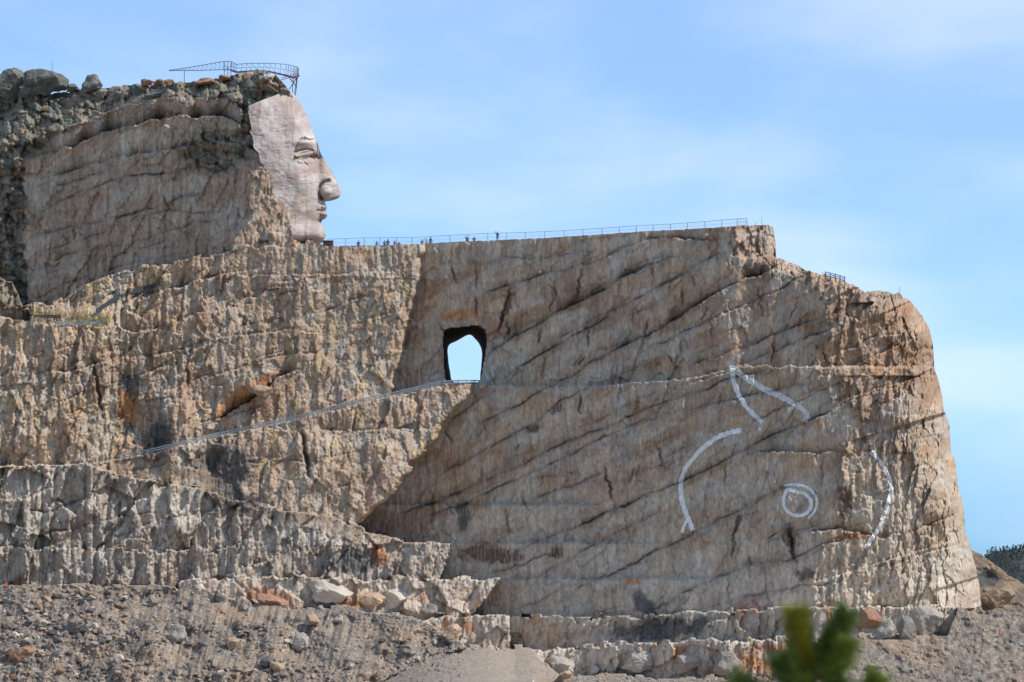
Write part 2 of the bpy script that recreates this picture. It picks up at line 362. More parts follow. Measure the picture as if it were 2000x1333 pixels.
HBED = [
 ([(40, 318), (100, 296), (150, 284), (195, 261), (240, 248), (319, 231), (338, 228), (432, 229), (473, 243)], .7, 1.6),
 ([(79, 351), (150, 333), (225, 308), (300, 296), (375, 284), (440, 280)], .6, 1.0),
 ([(79, 378), (131, 359), (225, 329), (319, 299)], .7, .6),
 ([(60, 425), (109, 400), (150, 381), (225, 351), (285, 340), (334, 340), (400, 320)], .9, .6),
 ([(40, 470), (75, 460), (150, 445), (210, 430), (300, 408), (349, 389), (430, 372)], .9, .6),
 ([(75, 498), (188, 460), (263, 426), (338, 411), (405, 419), (450, 410)], .7, .6),
 ([(38, 550), (131, 498), (263, 475), (338, 449), (375, 438), (440, 430)], .8, .7),
 ([(75, 543), (150, 510), (230, 500), (330, 470), (420, 455)], .6, .4),
 ([(60, 265), (150, 241), (190, 228), (240, 205), (300, 200)], .5, 1.0),
 ([(60, 590), (130, 555), (240, 520), (380, 490)], .6, .4),
]
WBED = [
 ([(410, 838), (460, 800), (510, 765), (545, 735), (600, 720)], 1.4, 1.2),
 ([(300, 770), (380, 742), (460, 720), (560, 690), (660, 690)], .7, .6),
 ([(50, 730), (140, 725), (220, 700), (330, 690), (420, 660), (520, 648), (600, 640)], .9, .8),
 ([(0, 860), (90, 800), (180, 760), (280, 730), (370, 690), (470, 640), (560, 620)], .7, .6),
 ([(330, 620), (400, 600), (470, 575), (560, 560), (640, 540)], .6, .5),
 ([(640, 650), (720, 625), (800, 590)], .5, .4), ([(200, 615), (260, 585), (330, 565), (420, 540), (520, 520)], .5, 1.0),
 ([(430, 540), (560, 536), (680, 535), (800, 526)], .3, .6), ([(380, 920), (480, 905), (600, 900), (720, 880)], .5, .4),
 ([(0, 990), (100, 1000), (160, 975), (200, 940)], .8, .5), ([(60, 1050), (150, 1030), (230, 1010), (330, 1000)], .8, .6),
 ([(200, 1060), (300, 1020), (420, 1000), (500, 1010)], .7, .6), ([(640, 735), (700, 715), (770, 700)], .4, .4), ([(600, 845), (700, 840), (800, 838), (860, 840)], .3, .8),
]
for k in range(46):
    x0 = random.uniform(830, 1560); y0 = random.uniform(520, 1190); ln = random.uniform(40, 190); sl_ = random.uniform(.30, .52)
    BED.append(([(x0, y0), (x0+ln*.5, y0-ln*.5*sl_+random.uniform(-5, 5)), (x0+ln, y0-ln*sl_)], random.uniform(.25, .7), random.uniform(0, .35)))
for k in range(16):
    x0 = random.uniform(40, 380); y0 = random.uniform(280, 560); ln = random.uniform(30, 120)
    HBED.append(([(x0, y0), (x0+ln, y0-ln*random.uniform(.2, .4))], random.uniform(.25, .6), random.uniform(0, .3)))
for k in range(34):
    x0 = random.uniform(0, 720); y0 = random.uniform(560, 1060); ln = random.uniform(40, 140)
    WBED.append(([(x0, y0), (x0+ln, y0-ln*random.uniform(.1, .5))], random.uniform(.3, .8), random.uniform(0.2, .7)))
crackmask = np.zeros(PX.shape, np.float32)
disp = np.zeros(PX.shape, np.float32)
for grp, msk in ((BED, isH), (HBED, reg == 2), (WBED, (reg == 1) | (reg == 3))):
    for q, (pts, g, st) in enumerate(grp):
        x0, x1 = pts[0][0], pts[-1][0]
        a, b = np.searchsorted(cols, [x0, x1])
        cx = cols[a:b]
        yc = ip(cx, pts) + (fbm(cx/18, cx*0+q*7.7, 91+q, 4)-0.5)*11
        fade = np.minimum(sst(0, 40, cx-x0), sst(0, 40, x1-cx))*(0.28+1.3*vn(cx/24, cx*0+q, 97+q)**1.4)
        dy = PY[:, a:b] - yc[None, :]
        mk = msk[:, a:b]
        wid = 1.0+1.2*vn(cx/35, cx*0+q, 99+q)[None, :]
        gro = np.exp(-(dy/wid)**2)*fade[None, :]*g
        stp = np.where(dy < 0, np.exp(np.minimum(dy, 0)/26.0), 0)*st*fade[None, :]
        shoulder = np.where(dy > 0, -np.exp(-np.maximum(dy, 0)/7.0)*0.25*st*fade[None, :], 0)
        disp[:, a:b] += np.where(mk, gro*0.6 + (stp+shoulder)*(0.6 if st < .75 else (1.1 if st < 1 else 1.9))*(1.0 if grp is not HBED else 1.2)*(1.0 if grp is HBED else 1.0), 0)
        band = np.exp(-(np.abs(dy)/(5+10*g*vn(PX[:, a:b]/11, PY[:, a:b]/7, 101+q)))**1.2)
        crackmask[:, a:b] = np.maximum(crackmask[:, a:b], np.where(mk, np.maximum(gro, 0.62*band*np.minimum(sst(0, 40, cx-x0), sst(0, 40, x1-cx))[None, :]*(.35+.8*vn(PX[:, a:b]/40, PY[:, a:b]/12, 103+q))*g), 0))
# steep joints
for k in range(95):
    if k < 14:
        x0, y0, ln, lean, g = [(998, 560, 95, -26, 1.4), (1136, 525, 60, -10, .9), (1085, 545, 70, -12, .6), (1330, 560, 40, 3, .8), (1268, 620, 60, -16, .8), (1180, 910, 70, 18, 1.1),
                               (1280, 860, 60, 20, .7), (1136, 775, 35, -4, 1.1), (590, 840, 95, 14, 1.8), (1440, 1010, 60, -10, 1.0), (1540, 1030, 70, 14, 1.6), (1480, 560, 60, 10, .7), (1560, 580, 70, -25, .7), (180, 690, 130, 20, 1.6)][k]
    else:
        x0 = random.uniform(840, 1640); y0 = random.uniform(480, 1120); ln = random.uniform(15, 70); lean = random.uniform(-20, 16); g = random.uniform(.3, .9)
        if k > 70: x0 = random.uniform(0, 700); y0 = random.uniform(250, 1000)
    rr = np.where((PY[:, 0] > -99))[0]
    a, b = np.searchsorted(cols, [x0-45, x0+45])
    t = (PY[:, a:b]-y0)/ln
    xc = x0 + lean*t + (fbm(PY[:, a:b]/9, PY[:, a:b]*0+k, 120+k, 3)-0.5)*9
    f = np.where((t > 0) & (t < 1), np.sqrt(np.clip(4*t*(1-t), 0, 1)), 0)
    gro = np.exp(-((PX[:, a:b]-xc)/(1.0+1.6*g))**2)*f*g
    mk = rock[:, a:b]
    disp[:, a:b] += np.where(mk, gro*1.0, 0)
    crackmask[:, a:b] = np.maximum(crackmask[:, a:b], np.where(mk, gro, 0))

# fracture facets
rough = np.select([shade, lit, reg == 1, reg == 2, reg == 3, reg == 4], [0.26, 1.0, 1.0, 0.44, 0.60, 0.42], 0.0).astype(np.float32)
upper = sst(720, 560, PY)*(PX > corner-60)                 # the rotten rock at the top of the right end
rough = rough + 0.35*upper*(reg == 0)
rough = rough*np.where((reg == 1), np.where(PX > 430, np.where(PY < 540, .24, .44), .66), 1.0)*np.where(lit, .60, 1)
L1T = [(-140, 918), (0, 914), (170, 909), (230, 928), (300, 938), (420, 962), (520, 991), (640, 1010), (780, 1056), (800, 1066)]
MT = [(430, 1130), (470, 1112), (560, 1082), (640, 1074), (720, 1061), (890, 1061)]
mnd = ((reg == 3) & (PX > 420) & (wy < ip(PX, MT)) & (wy < ip(PX, L1T)+8+np.clip(PX-480, 0, 200)*.17+wob)) | ((reg == 1) & (PX > 220) & (PX < 420) & (wy > ramp+4) & (PY > 890+(PX-250)*.2))
rough = rough*np.where(mnd, .4, 1)
dl = PX*0.10
sk = (Y+0.38*X)
q1e, q1o, q1r = cells(X/36 + Y*0.004, sk/60, 201)
q2e, q2o, q2r = cells(PX/14, sk/38, 205)
q3e, q3o, q3r = cells(PX/6.2, PY/17 + PX/40, 209)
q4e, q4o, q4r = cells(PX/3.6, PY/9 + PX/25, 213)
q0e, q0o, q0r = cells(X/80, sk/95, 197)
disp += np.isin(reg, (3, 4))*(q0o*1.6 + q1o*.5)
disp += rough*(q0o*1.6*np.clip(rough*1.6-.4, 0, 1) + q1o*2.0 + q2o*1.25 + q3o*0.52 + q4o*0.14)
disp += (RNG.rand(*PX.shape).astype(np.float32)-.5)*np.select([shade, lit, reg == 1, reg == 2, reg == 3, reg == 4], [.07, .16, .24, .10, .17, .12], 0.10)
disp += rough*(0.35*np.exp(-q2e*16) + 0.2*np.exp(-q1e*26))
pil = np.abs(fbm(X/15, Y/150, 221, 2)-0.5)*2
disp += np.select([shade, lit, reg == 1, reg == 2, reg == 3, reg == 4], [0.1, 0.6, 0.25, 0.15, 0.6, 0.4], 0.0)*(0.35-pil)*1.0
# ribs left between rows of blast holes
per2 = 11.5
fp = PX/per2 + (fbm(PX/120, PY/200, 225, 2)-0.5)*2.0 + np.floor(PY/88+PX*0.004)*0.41
rib = np.sqrt(np.clip(1-(2*(fp % 1)-1)**2, 0, 1))
ribm = sst(.40, .62, fbm(X/70, Y/55, 226, 3)+np.where((reg == 1) & (PY < 545) & (PX > 420), .25, 0)-np.where((reg == 1) & (PX > 480) & (PY > 560), .10, 0))
ribw = np.select([lit, reg == 1, reg == 3, reg == 4], [.3, np.where((PY < 545) & (PX > 420), .55, .20), .45, .22], 0.0)*ribm
ribw = ribw*np.where(mnd, .1, 1)
rib2 = np.sqrt(np.clip(1-(2*((PX/27+(fbm(PX/120, PY*0, 229, 2)-.5)*2) % 1)-1)**2, 0, 1))
disp -= np.where((mL2 & (reg == 3)) | ((reg == 3) & (PX < 180)), rib2*1.0*sst(.3, .5, vn(PX/60, PY*0+3, 230)), 0)
disp -= ribw*rib*0.55*(0.5+_h(np.floor(fp), np.floor(PY/88+PX*0.004), 228))
disp += (fbm(X/60, Y/60, 227, 4)-0.5)*np.select([shade, lit, reg == 1, reg == 2, reg == 3, reg == 4], [0.8, 2.0, 2.0, 1.4, 2.0, 1.4], 0.0)
# lichen rock of the old summit, and shade painted in the face cleft: knobbly
old = np.clip(sst(0, 1, (ip(PX, [(-140, 420), (0, 400), (40, 330), (120, 270), (190, 238), (240, 212), (330, 195), (440, 205), (470, 235), (490, 240), (540, 200), (600, 180)]) + wob*2.2 - PY)/26), 0, 1)*(reg == 2)
old2 = (sst(60, 30, np.hypot((PX-415-wob*2)/1.3, PY-298))*0.9 + sst(26, 10, np.hypot((PX-482-wob)*0.8, (PY-262)*0.34)))*(reg == 2)
old3 = ((PX < 50+wob*2) & (PY < 640) & (PY > 300))*0.9*(reg != 1)
old = np.maximum(np.maximum(old, np.clip(old2, 0, 1)), old3)
k1e, k1o, k1r = cells(X/30, Y/18 - PX/90, 231)
disp += old*(k1o*1.6 + 0.9*np.exp(-k1e*7) + q3o*0.4 + q2o*0.7 + (fbm(X/30, Y/14, 233, 4)-0.5)*3.5)
# drill half-holes
per = 6.6
ph = PX/per + (fbm(PX/90, PY/240, 241, 2)-0.5)*2.5 + np.floor(PY/74+PX*0.0012*7)*0.37
row = np.floor(PY/74 + PX*0.0084)
holerand = _h(np.floor(ph), row, 243)
tri = np.abs((ph % 1)-0.5)*2
dril = np.clip(1-tri*2.2, 0, 1)*(holerand > 0.35)*sst(0.34, 0.56, vn(PX/60, PY/45, 245))
drw = np.select([shade, lit, reg == 1, reg == 2, reg == 3, reg == 4], [1.0, 0.5, 0.35, 1.0, 0.3, 0.8], 0.0)*(1-old)
disp += dril*drw*0.17
# rubble and dirt
r1e, r1o, r1r = cells(PX/9+wob*.2, PY/6, 251); r2e, r2o, r2r = cells(PX/4.2, PY/3.2, 255)
rub = sst(0.42, 0.60, fbm(PX/70, PY/40, 257, 3) + np.where(PX < 260, 0.14, np.where(PY > 1300, .04, -0.09)))
disp += np.where(reg == 5, rub*(np.maximum(0, 0.5-q2e*0)*0 + (r1r-0.5)*-0.8*(r1e > 0.12) + (r2r-0.5)*-0.4) + (fbm(PX/5, PY/5, 259, 2)-0.5)*0.35 + (fbm(PX/5+PY/14, PY/60, 260, 2)-.5)*0.9*(1-rub), 0)
disp += np.where(reg == 6, (fbm(PX/8, PY/5, 261, 3)-0.5)*0.35, 0)
disp += np.where(reg == 7, (fbm(PX/9, PY/6, 263, 3)-0.5)*1.2 + (r2r-0.5)*0.35*(vn(PX/25, PY/18, 265) > 0.5), 0)
disp += (fbm(PX/4, PY/4, 267, 2)-0.5)*0.22*rough
D = (d + disp).astype(np.float32)

# ---------------- mineral colour
def mixc(c, col, m):
    return c*(1-m[..., None]) + np.array(col, np.float32)*m[..., None]
col = np.zeros(PX.shape+(3,), np.float32) + np.array((.425, .335, .255), np.float32)
big = fbm(X/140, Y/110, 301, 4); mid = fbm(X/38, Y/50, 303, 4); bed = fbm((PY+0.46*PX)/26 + wob/16, (PX-0.46*PY)/240, 305, 4)
strk = fbm(X/7, Y/90, 307, 3)
col = mixc(col, (.43, .32, .255), sst(.42, .62, big))
col = mixc(col, (.40, .365, .32), sst(.50, .68, mid)*0.75)
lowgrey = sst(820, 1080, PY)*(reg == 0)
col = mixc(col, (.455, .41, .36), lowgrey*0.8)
topbrown = sst(760, 520, PY)*shade
col = mixc(col, (.41, .305, .24), topbrown*0.55)
col = mixc(col, (.37, .25, .175), sst(.52, .72, bed)*np.where(isH, 0.5, 0.2))
col = mixc(col, (.36, .35, .33), sst(.54, .68, fbm(X/45, Y/70, 311, 3))*0.7*isH)
col = mixc(col, (.27, .175, .12), sst(1590, 1680, PX+wob*3)*sst(905, 760, PY+wob*3)*(reg == 0)*sst(.2, .55, mid)*.75)
col = mixc(col, (.29, .185, .125), np.clip(upper*1.3, 0, 1)*lit*sst(.3, .6, mid)*0.8)
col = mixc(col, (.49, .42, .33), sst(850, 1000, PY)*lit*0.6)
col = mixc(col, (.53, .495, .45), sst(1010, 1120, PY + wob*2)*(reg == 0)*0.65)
col = mixc(col, (.56, .48, .40), (reg == 0)*sst(524, 505, PY)*sst(.52, .62, strk)*(PX > 840)*(PX < 1330)*.6)
col = mixc(col, (.37, .30, .25), (reg == 2)*0.6)
col = mixc(col, (.42, .345, .295), (reg == 2)*sst(.45, .65, strk)*0.5)
col = mixc(col, (.425, .335, .25), (reg == 1)*0.5)
col = mixc(col, (.44, .355, .235), (reg == 1)*(PX < 260)*sst(.42, .6, fbm(X/50, Y/40, 313, 3))*0.6)
col = mixc(col, (.385, .36, .325), (reg == 3)*sst(.05, .5, fbm(X/60, Y/60, 315, 3))*0.85)
col = mixc(col, (.52, .48, .43), (reg == 4)*sst(.1, .5, fbm(X/40, Y/30, 317, 3))*0.9)
# mineral patches
patch = fbm(X/30, Y/26, 319, 4)
col = mixc(col, (.43, .235, .10), (sst(.60, .70, patch))*np.select([reg == 4, reg == 1, reg == 3, lit], [.22, .35, .12, .3], .06))
col = mixc(col, (.235, .115, .075), sst(.63, .70, fbm(X/26, Y/20, 323, 4))*np.select([reg == 4, isH, reg == 1], [.25, .28, .4], .2))
col = mixc(col, (.56, .53, .49), sst(.60, .74, fbm(X/18, Y/34, 325, 3))*np.select([reg == 1, reg == 3, reg == 4, lit], [.4, .7, .6, .5], .15)*sst(500, 900, PY))
b1e, b1o, b1r = cells((PX-0.2*PY)/78 + wob*.02, (PY+0.46*PX)/36 + wob*.02, 351)
b2e, b2o, b2r = cells((PX-0.2*PY)/34 + wob*.03, (PY+0.46*PX)/22 + wob*.03, 353)
wl = np.select([shade, lit, reg == 2, reg == 1, reg == 3], [1, .6, .8, .6, .6], 0.0)*(1-old)
col = mixc(col, (.47, .45, .42), ((b1r > .62)*0.55 + (b2r > .74)*.35)*wl*.8)
col = mixc(col, (.31, .215, .16), ((b1r < .22)*0.5 + (b2r < .2)*.35)*wl*.75)
col = mixc(col, (.53, .44, .34), ((b2r > .45) & (b2r < .56))*.4*wl)
col = mixc(col, (.375, .36, .335), ((q2r > .72)*.6 + (q3r > .8)*.4 + (q1r > .75)*.3)*np.isin(reg, (1, 3))*.8)
col = mixc(col, (.43, .30, .235), ((q2r < .22)*.6 + (q1r < .22)*.4)*(reg == 1)*.6)
col = mixc(col, (.46, .36, .215), ((q2r > .42) & (q2r < .55))*(reg == 1)*.45)
col = mixc(col, (.20, .15, .12), (fbm(PX/3.4, PY/5.5, 357, 2) > .70)*np.isin(reg, (1, 3))*.55)  # small pits drawn as dark specks of colour
stro = np.exp(-np.abs(((fp+.13) % 1)-.5)*7)*ribm
col = mixc(col, (.50, .44, .38), stro*np.isin(reg, (1, 3))*.25)
# named stains of the place, and shade painted in the left hollow
def blob(cx, cy, rx, ry, ang=0.0, sharp=0.35, seed=1):
    u = (PX-cx+wob*1.3)*math.cos(ang)+(PY-cy+wobs*2)*math.sin(ang); vv = -(PX-cx+wob*1.3)*math.sin(ang)+(PY-cy+wobs*2)*math.cos(ang)
    r = np.sqrt((u/rx)**2+(vv/ry)**2) + (fbm(PX/9, PY/9, 400+seed, 3)-0.5)*0.9
    return sst(1+sharp, 1-sharp, r)
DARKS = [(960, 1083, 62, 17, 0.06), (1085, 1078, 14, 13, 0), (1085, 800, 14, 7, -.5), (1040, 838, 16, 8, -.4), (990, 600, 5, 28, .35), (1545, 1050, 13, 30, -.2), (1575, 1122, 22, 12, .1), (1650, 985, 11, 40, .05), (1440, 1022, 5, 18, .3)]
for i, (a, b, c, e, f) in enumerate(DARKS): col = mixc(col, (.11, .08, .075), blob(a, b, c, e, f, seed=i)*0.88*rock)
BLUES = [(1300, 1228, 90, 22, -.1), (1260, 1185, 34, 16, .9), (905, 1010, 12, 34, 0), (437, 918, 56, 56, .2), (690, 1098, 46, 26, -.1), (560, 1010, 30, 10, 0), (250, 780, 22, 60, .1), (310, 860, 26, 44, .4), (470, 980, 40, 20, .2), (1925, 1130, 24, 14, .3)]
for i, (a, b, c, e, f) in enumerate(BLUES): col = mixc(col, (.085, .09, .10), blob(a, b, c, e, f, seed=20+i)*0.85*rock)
ORNG = [(530, 1165, 48, 14, .2), (690, 1165, 20, 22, 0), (1455, 1290, 60, 16, .25), (1520, 1268, 50, 10, 0), (1330, 1278, 16, 18, 0), (1385, 1312, 20, 10, 0), (740, 1085, 14, 26, -.5), (480, 770, 70, 14, -.6), (250, 800, 16, 34, -.3), (915, 1225, 14, 14, 0), (870, 1225, 10, 20, .2), (1235, 1135, 14, 8, 0), (1690, 1045, 60, 6, -.1), (900, 615, 40, 12, -.1), (1622, 1208, 5, 26, 0), (830, 1170, 10, 24, -.5)]
for i, (a, b, c, e, f) in enumerate(ORNG): col = mixc(col, (.46, .235, .105) if i % 3 else (.36, .17, .09), blob(a, b, c, e, f, seed=40+i)*0.85*rock)
PALE = [(650, 1155, 70, 22, -.1), (780, 1170, 70, 22, .2), (1400, 1285, 50, 26, 0), (1090, 1290, 50, 24, 0), (250, 275, 22, 50, 0), (260, 270, 30, 20, -.3), (1800, 1215, 60, 24, 0), (620, 1140, 110, 5, 0), (1730, 1150, 180, 30, 0), (1740, 1000, 60, 60, .3), (1380, 1255, 160, 4, 0), (330, 990, 90, 30, .3), (100, 970, 60, 40, 0)]
for i, (a, b, c, e, f) in enumerate(PALE): col = mixc(col, (.56, .51, .45), blob(a, b, c, e, f, seed=70+i)*0.6*rock)
col = mixc(col, (.175, .18, .155), np.clip(old*1.0, 0, 1)*(0.62+0.38*sst(.35, .6, fbm(X/12, Y/9, 331, 3))))
col = mixc(col, (.30, .22, .165), old*sst(.60, .70, fbm(X/22, Y/16, 333, 3))*0.7)
# streaks, drill dust, crack stain with crack shadow painted in
col *= (1 + (strk-0.5)*np.select([shade, reg == 2], [0.55, 0.5], 0.35)*rock)[..., None]
col = mixc(col, (.62, .54, .46), np.clip(dril*drw, 0, 1)*0.62*(vn(PX/3.0, PY/26, 335) > 0.33))
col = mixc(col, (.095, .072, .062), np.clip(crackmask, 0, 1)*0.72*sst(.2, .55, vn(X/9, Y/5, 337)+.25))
col *= (1 + (q2r-0.5)*0.26*rock*np.clip(rough, .4, 1) + (q3r-0.5)*0.20*rock*np.clip(rough, .4, 1))[..., None]
# soils
soil = mixc(np.zeros(PX.shape+(3,), np.float32)+np.array((.255, .21, .172), np.float32), (.215, .188, .162), sst(.4, .65, fbm(PX/50, PY/30, 341, 4)))
soil = mixc(soil, (.31, .232, .172), sst(.5, .7, fbm(PX/90+3, PY/40, 343, 3))*0.8)
soil = mixc(soil, (.42, .385, .35), (r2r > .72)*0.5*(r2e > .1)); soil = mixc(soil, (.115, .105, .10), (r1r < .26)*rub*0.7)
soil *= (0.85+0.3*fbm(PX/12+PY/40, PY/30, 345, 3))[..., None]
trk = sst(.55, .75, fbm((PY+.42*PX)/5, PX/260, 349, 2))*sst(1640, 1760, PX)*sst(1268, 1290, PY) + sst(.5, .7, fbm((PY+.16*PX)/4, PX/200, 350, 2))*((reg == 6) & (PX < 1060))*.7
soil = mixc(soil, (.20, .17, .145), np.clip(trk, 0, 1)*.5)
m = reg >= 5
col[m] = soil[m]
rd = (reg == 6) & (PX < 1100)
col = mixc(col, (.31, .275, .24), rd*0.7)
col = mixc(col, (.26, .20, .15), mnd*sst(.35, .6, fbm(PX/25, PY/15, 347, 3))*0.8)
ldg = np.exp(-((PY-ramp-3)/3.5)**2)*((PX > 960) & (PX < 1440))
col = mixc(col, (.36, .345, .34), ldg*0.6)
col = col*np.where((reg <= 4)[..., None], np.where((reg >= 3)[..., None], np.array((1.10, 1.035, .95), np.float32), np.array((1.15, 1.075, .965), np.float32)), np.array((1.04, 1., .93), np.float32))
col = np.clip(col, 0.02, 0.75)

# ---------------- tunnel outline
FR = [(866, 646), (875, 641), (886, 640), (898, 639), (915, 637), (931, 635), (943, 640), (949, 646), (950.5, 658), (950, 675), (949, 691), (944, 714), (941, 730), (940, 746), (920, 748), (895, 748), (870.6, 748), (868, 725), (866, 708), (866, 691), (865, 668)]
BK = [(877, 674), (885, 670), (893, 665.5), (903, 660), (913, 655), (920, 654), (928, 662), (938, 673), (941.5, 691), (940.5, 702), (940, 714), (938, 736), (937, 747), (920, 748), (900, 748), (882, 747), (878.5, 725), (877, 714), (876, 703), (874.5, 687), (875, 680)]
def rounded(P):
    r = []
    for a_, b_ in zip(P, P[1:]+P[:1]): r += [(a_[0]*.75+b_[0]*.25, a_[1]*.75+b_[1]*.25), (a_[0]*.25+b_[0]*.75, a_[1]*.25+b_[1]*.75)]
    return r
FR = rounded(FR); BK = rounded(BK)
def inside(px, py, poly):
    r = np.zeros(px.shape, bool); n = len(poly)
    for i in range(n):
        x1, y1 = poly[i]; x2, y2 = poly[(i+1) % n]
        c = ((y1 > py) != (y2 > py)) & (px < (x2-x1)*(py-y1)/(y2-y1+1e-9)+x1)
        r ^= c
    return r

def mesh_from(name, co, quads, colr, m):
    used = np.unique(quads); rm = np.full(co.shape[0], -1, np.int64); rm[used] = np.arange(len(used))
    q = rm[quads].astype(np.int32); co = co[used].astype(np.float32)
    me = bpy.data.meshes.new(name)
    me.vertices.add(len(co)); me.vertices.foreach_set('co', co.ravel())
    me.loops.add(q.size); me.loops.foreach_set('vertex_index', q.ravel())
    me.polygons.add(len(q)); me.polygons.foreach_set('loop_start', np.arange(0, q.size, 4, dtype=np.int32))
    me.update(calc_edges=True)
    if colr is not None:
        a = me.attributes.new('mineral', 'FLOAT_COLOR', 'POINT')
        c4 = np.ones((len(co), 4), np.float32); c4[:, :3] = colr[used]; a.data.foreach_set('color', c4.ravel())
    me.materials.append(m)
    o = bpy.data.objects.new(name, me); C.objects.link(o)
    return o

def grid_quads(r, c):
    i = np.arange(r*c).reshape(r, c)
    return np.stack([i[:-1, :-1], i[1:, :-1], i[1:, 1:], i[:-1, 1:]], -1)     # normals towards the camera

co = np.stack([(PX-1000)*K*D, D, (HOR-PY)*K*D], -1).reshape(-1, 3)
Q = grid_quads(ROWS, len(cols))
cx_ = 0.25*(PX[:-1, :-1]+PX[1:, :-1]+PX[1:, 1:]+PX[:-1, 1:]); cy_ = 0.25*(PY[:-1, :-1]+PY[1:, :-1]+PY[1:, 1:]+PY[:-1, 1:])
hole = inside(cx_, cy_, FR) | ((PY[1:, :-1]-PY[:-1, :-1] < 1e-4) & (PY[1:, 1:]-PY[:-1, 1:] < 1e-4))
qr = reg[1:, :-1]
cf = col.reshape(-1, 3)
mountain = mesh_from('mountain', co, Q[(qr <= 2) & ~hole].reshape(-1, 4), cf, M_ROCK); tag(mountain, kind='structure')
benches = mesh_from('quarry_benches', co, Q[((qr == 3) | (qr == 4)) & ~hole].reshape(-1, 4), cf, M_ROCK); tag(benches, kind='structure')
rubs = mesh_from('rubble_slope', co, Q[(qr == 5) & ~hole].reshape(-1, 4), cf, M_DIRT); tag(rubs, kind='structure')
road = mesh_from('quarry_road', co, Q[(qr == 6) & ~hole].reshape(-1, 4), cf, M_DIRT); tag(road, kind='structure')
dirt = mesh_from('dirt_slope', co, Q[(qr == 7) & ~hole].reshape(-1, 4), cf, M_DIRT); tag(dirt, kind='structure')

def dep(px, py):
    """depth of the built relief at a photo point"""
    fx = float(np.interp(px, cols, np.arange(len(cols)))); i = min(int(fx), len(cols)-2); fx -= i
    r = []
    for k in (i, i+1):
        fy = np.clip((max(py, topc[k])-Y0R)/(BOT-Y0R), 0, 1)*(ROWS-1); j = min(int(fy), ROWS-2); fy -= j
        r.append(D[j, k]*(1-fy)+D[j+1, k]*fy)
    return float(r[0]*(1-fx)+r[1]*fx)
def on(px, py, off=0.0):
    return at(px, py, dep(px, py)+off)
def top_at(px):
    return float(np.interp(px, cols, topc))

# plateau behind the crest and the far side of the mountain
DROP = lambda px: np.interp(px, [-140, 640, 690, 935, 950, 1000], [2.0, 1.0, .55, .55, 0.03, 0.03])
NC_ = int(np.searchsorted(cols, 1921)); cols_all = cols; cols = cols[:NC_]; topc_all = topc; topc = topc[:NC_]
bk = np.interp(cols, [-140, 480, 640, 850, 1000, 1640, 1800, 1921], [675, 655, 628, 622, 618, 614, 620, 640])
dt = D[0][:NC_]; bk = np.maximum(bk, dt+9)
ztop = (HOR-topc)*K*dt; xtop = (cols-1000)*K*dt
rowsb = [np.stack([xtop, dt, ztop], -1)]
drop = DROP(cols)
rowsb.append(np.stack([xtop, dt+0.6, ztop-drop*0.25], -1)); rowsb.append(np.stack([xtop, dt+1.0, ztop-drop], -1))
for f in (0.35, 0.7, 1.0):
    rowsb.append(np.stack([xtop, dt+1.0+(bk-dt-1.0)*f, ztop-drop-f*0.6+(fbm(cols/20, cols*0+f, 351, 3)-.5)*f*2], -1))
NB = 40
for f in np.linspace(0, 1, NB+1)[1:]:
    z = (ztop-drop-0.6)*(1-f) + (-45)*f
    yb = bk + f*14 + (fbm(cols/50, cols*0+f*12, 353, 3)-.5)*5
    rowsb.append(np.stack([xtop*(1+0.02*f), yb, z], -1))
cb = np.concatenate(rowsb).reshape(-1, 3); nR = len(rowsb)
Qb = grid_quads(nR, len(cols))[..., ::-1]
cen = cb[Qb].mean(2); pxb = cen[..., 0]/(K*cen[..., 1])+1000; pyb = HOR-cen[..., 2]/(K*cen[..., 1])
hb = (pxb > 858) & (pxb < 960) & (pyb > 632) & (pyb < 765) & (np.arange(nR-1)[:, None] > 5)
cbk = np.tile(np.array((.30, .24, .18), np.float32), (len(cb), 1))
back = mesh_from('mountain_far_side', cb, Qb[~hb].reshape(-1, 4), cbk, M_ROCK); tag(back, kind='structure')

cols = cols_all; topc = topc_all
# tunnel lining, from the near mouth to the far one
bm = bmesh.new(); rings = []
nP = 84
def resample(poly, n):
    P = [Vector((*p, 0)) for p in poly]+[Vector((*poly[0], 0))]
    L_ = [0]
    for a, b in zip(P, P[1:]): L_.append(L_[-1]+(b-a).length)
    xs = np.linspace(0, L_[-1], n, endpoint=False)
    return np.stack([np.interp(xs, L_, [p.x for p in P]), np.interp(xs, L_, [p.y for p in P])], -1)
# both outlines start near their upper left corner and run clockwise
fr = resample(FR, nP); bkp = resample(BK[0:] , nP)
cF = fr.mean(0); cB = bkp.mean(0)
fa = np.arctan2(fr[:, 1]-cF[1], fr[:, 0]-cF[0]); ba = np.arctan2(bkp[:, 1]-cB[1], bkp[:, 0]-cB[0])
sh = int(np.argmin(np.abs(np.angle(np.exp(1j*(ba-fa[0])))))); bkp = np.roll(bkp, -sh, 0)
fout = cF + (fr-cF)*1.06
d0 = [dep(p[0], p[1]) for p in fout]
ringdefs = [(fout, None, 0.25), (fr, None, 0.5)]
for f in (0.25, 0.5, 0.75, 1.0): ringdefs.append((fr*(1-f)+bkp*f, f, 0))
ringdefs.append((cB+(bkp-cB)*1.9, 1.06, 0))
for q, (P, f, o) in enumerate(ringdefs):
    rg = []
    for k in range(nP):
        nz = (float(vn(np.array([k/3.0]), np.array([q*1.3]), 361)[0])-.5)*(4.0 if 0 < q < 5 else (1.6 if q == 5 else 0))
        c_ = P.mean(0); dirv = (P[k]-c_); dirv = dirv/max(np.hypot(*dirv), 1e-6)
        p = P[k]+dirv*nz
        dd = d0[k]+o if f is None else d0[k]*(1-f)+(631.0)*f + 0.5
        rg.append(bm.verts.new(at(p[0], p[1], dd)))
    rings.append(rg)
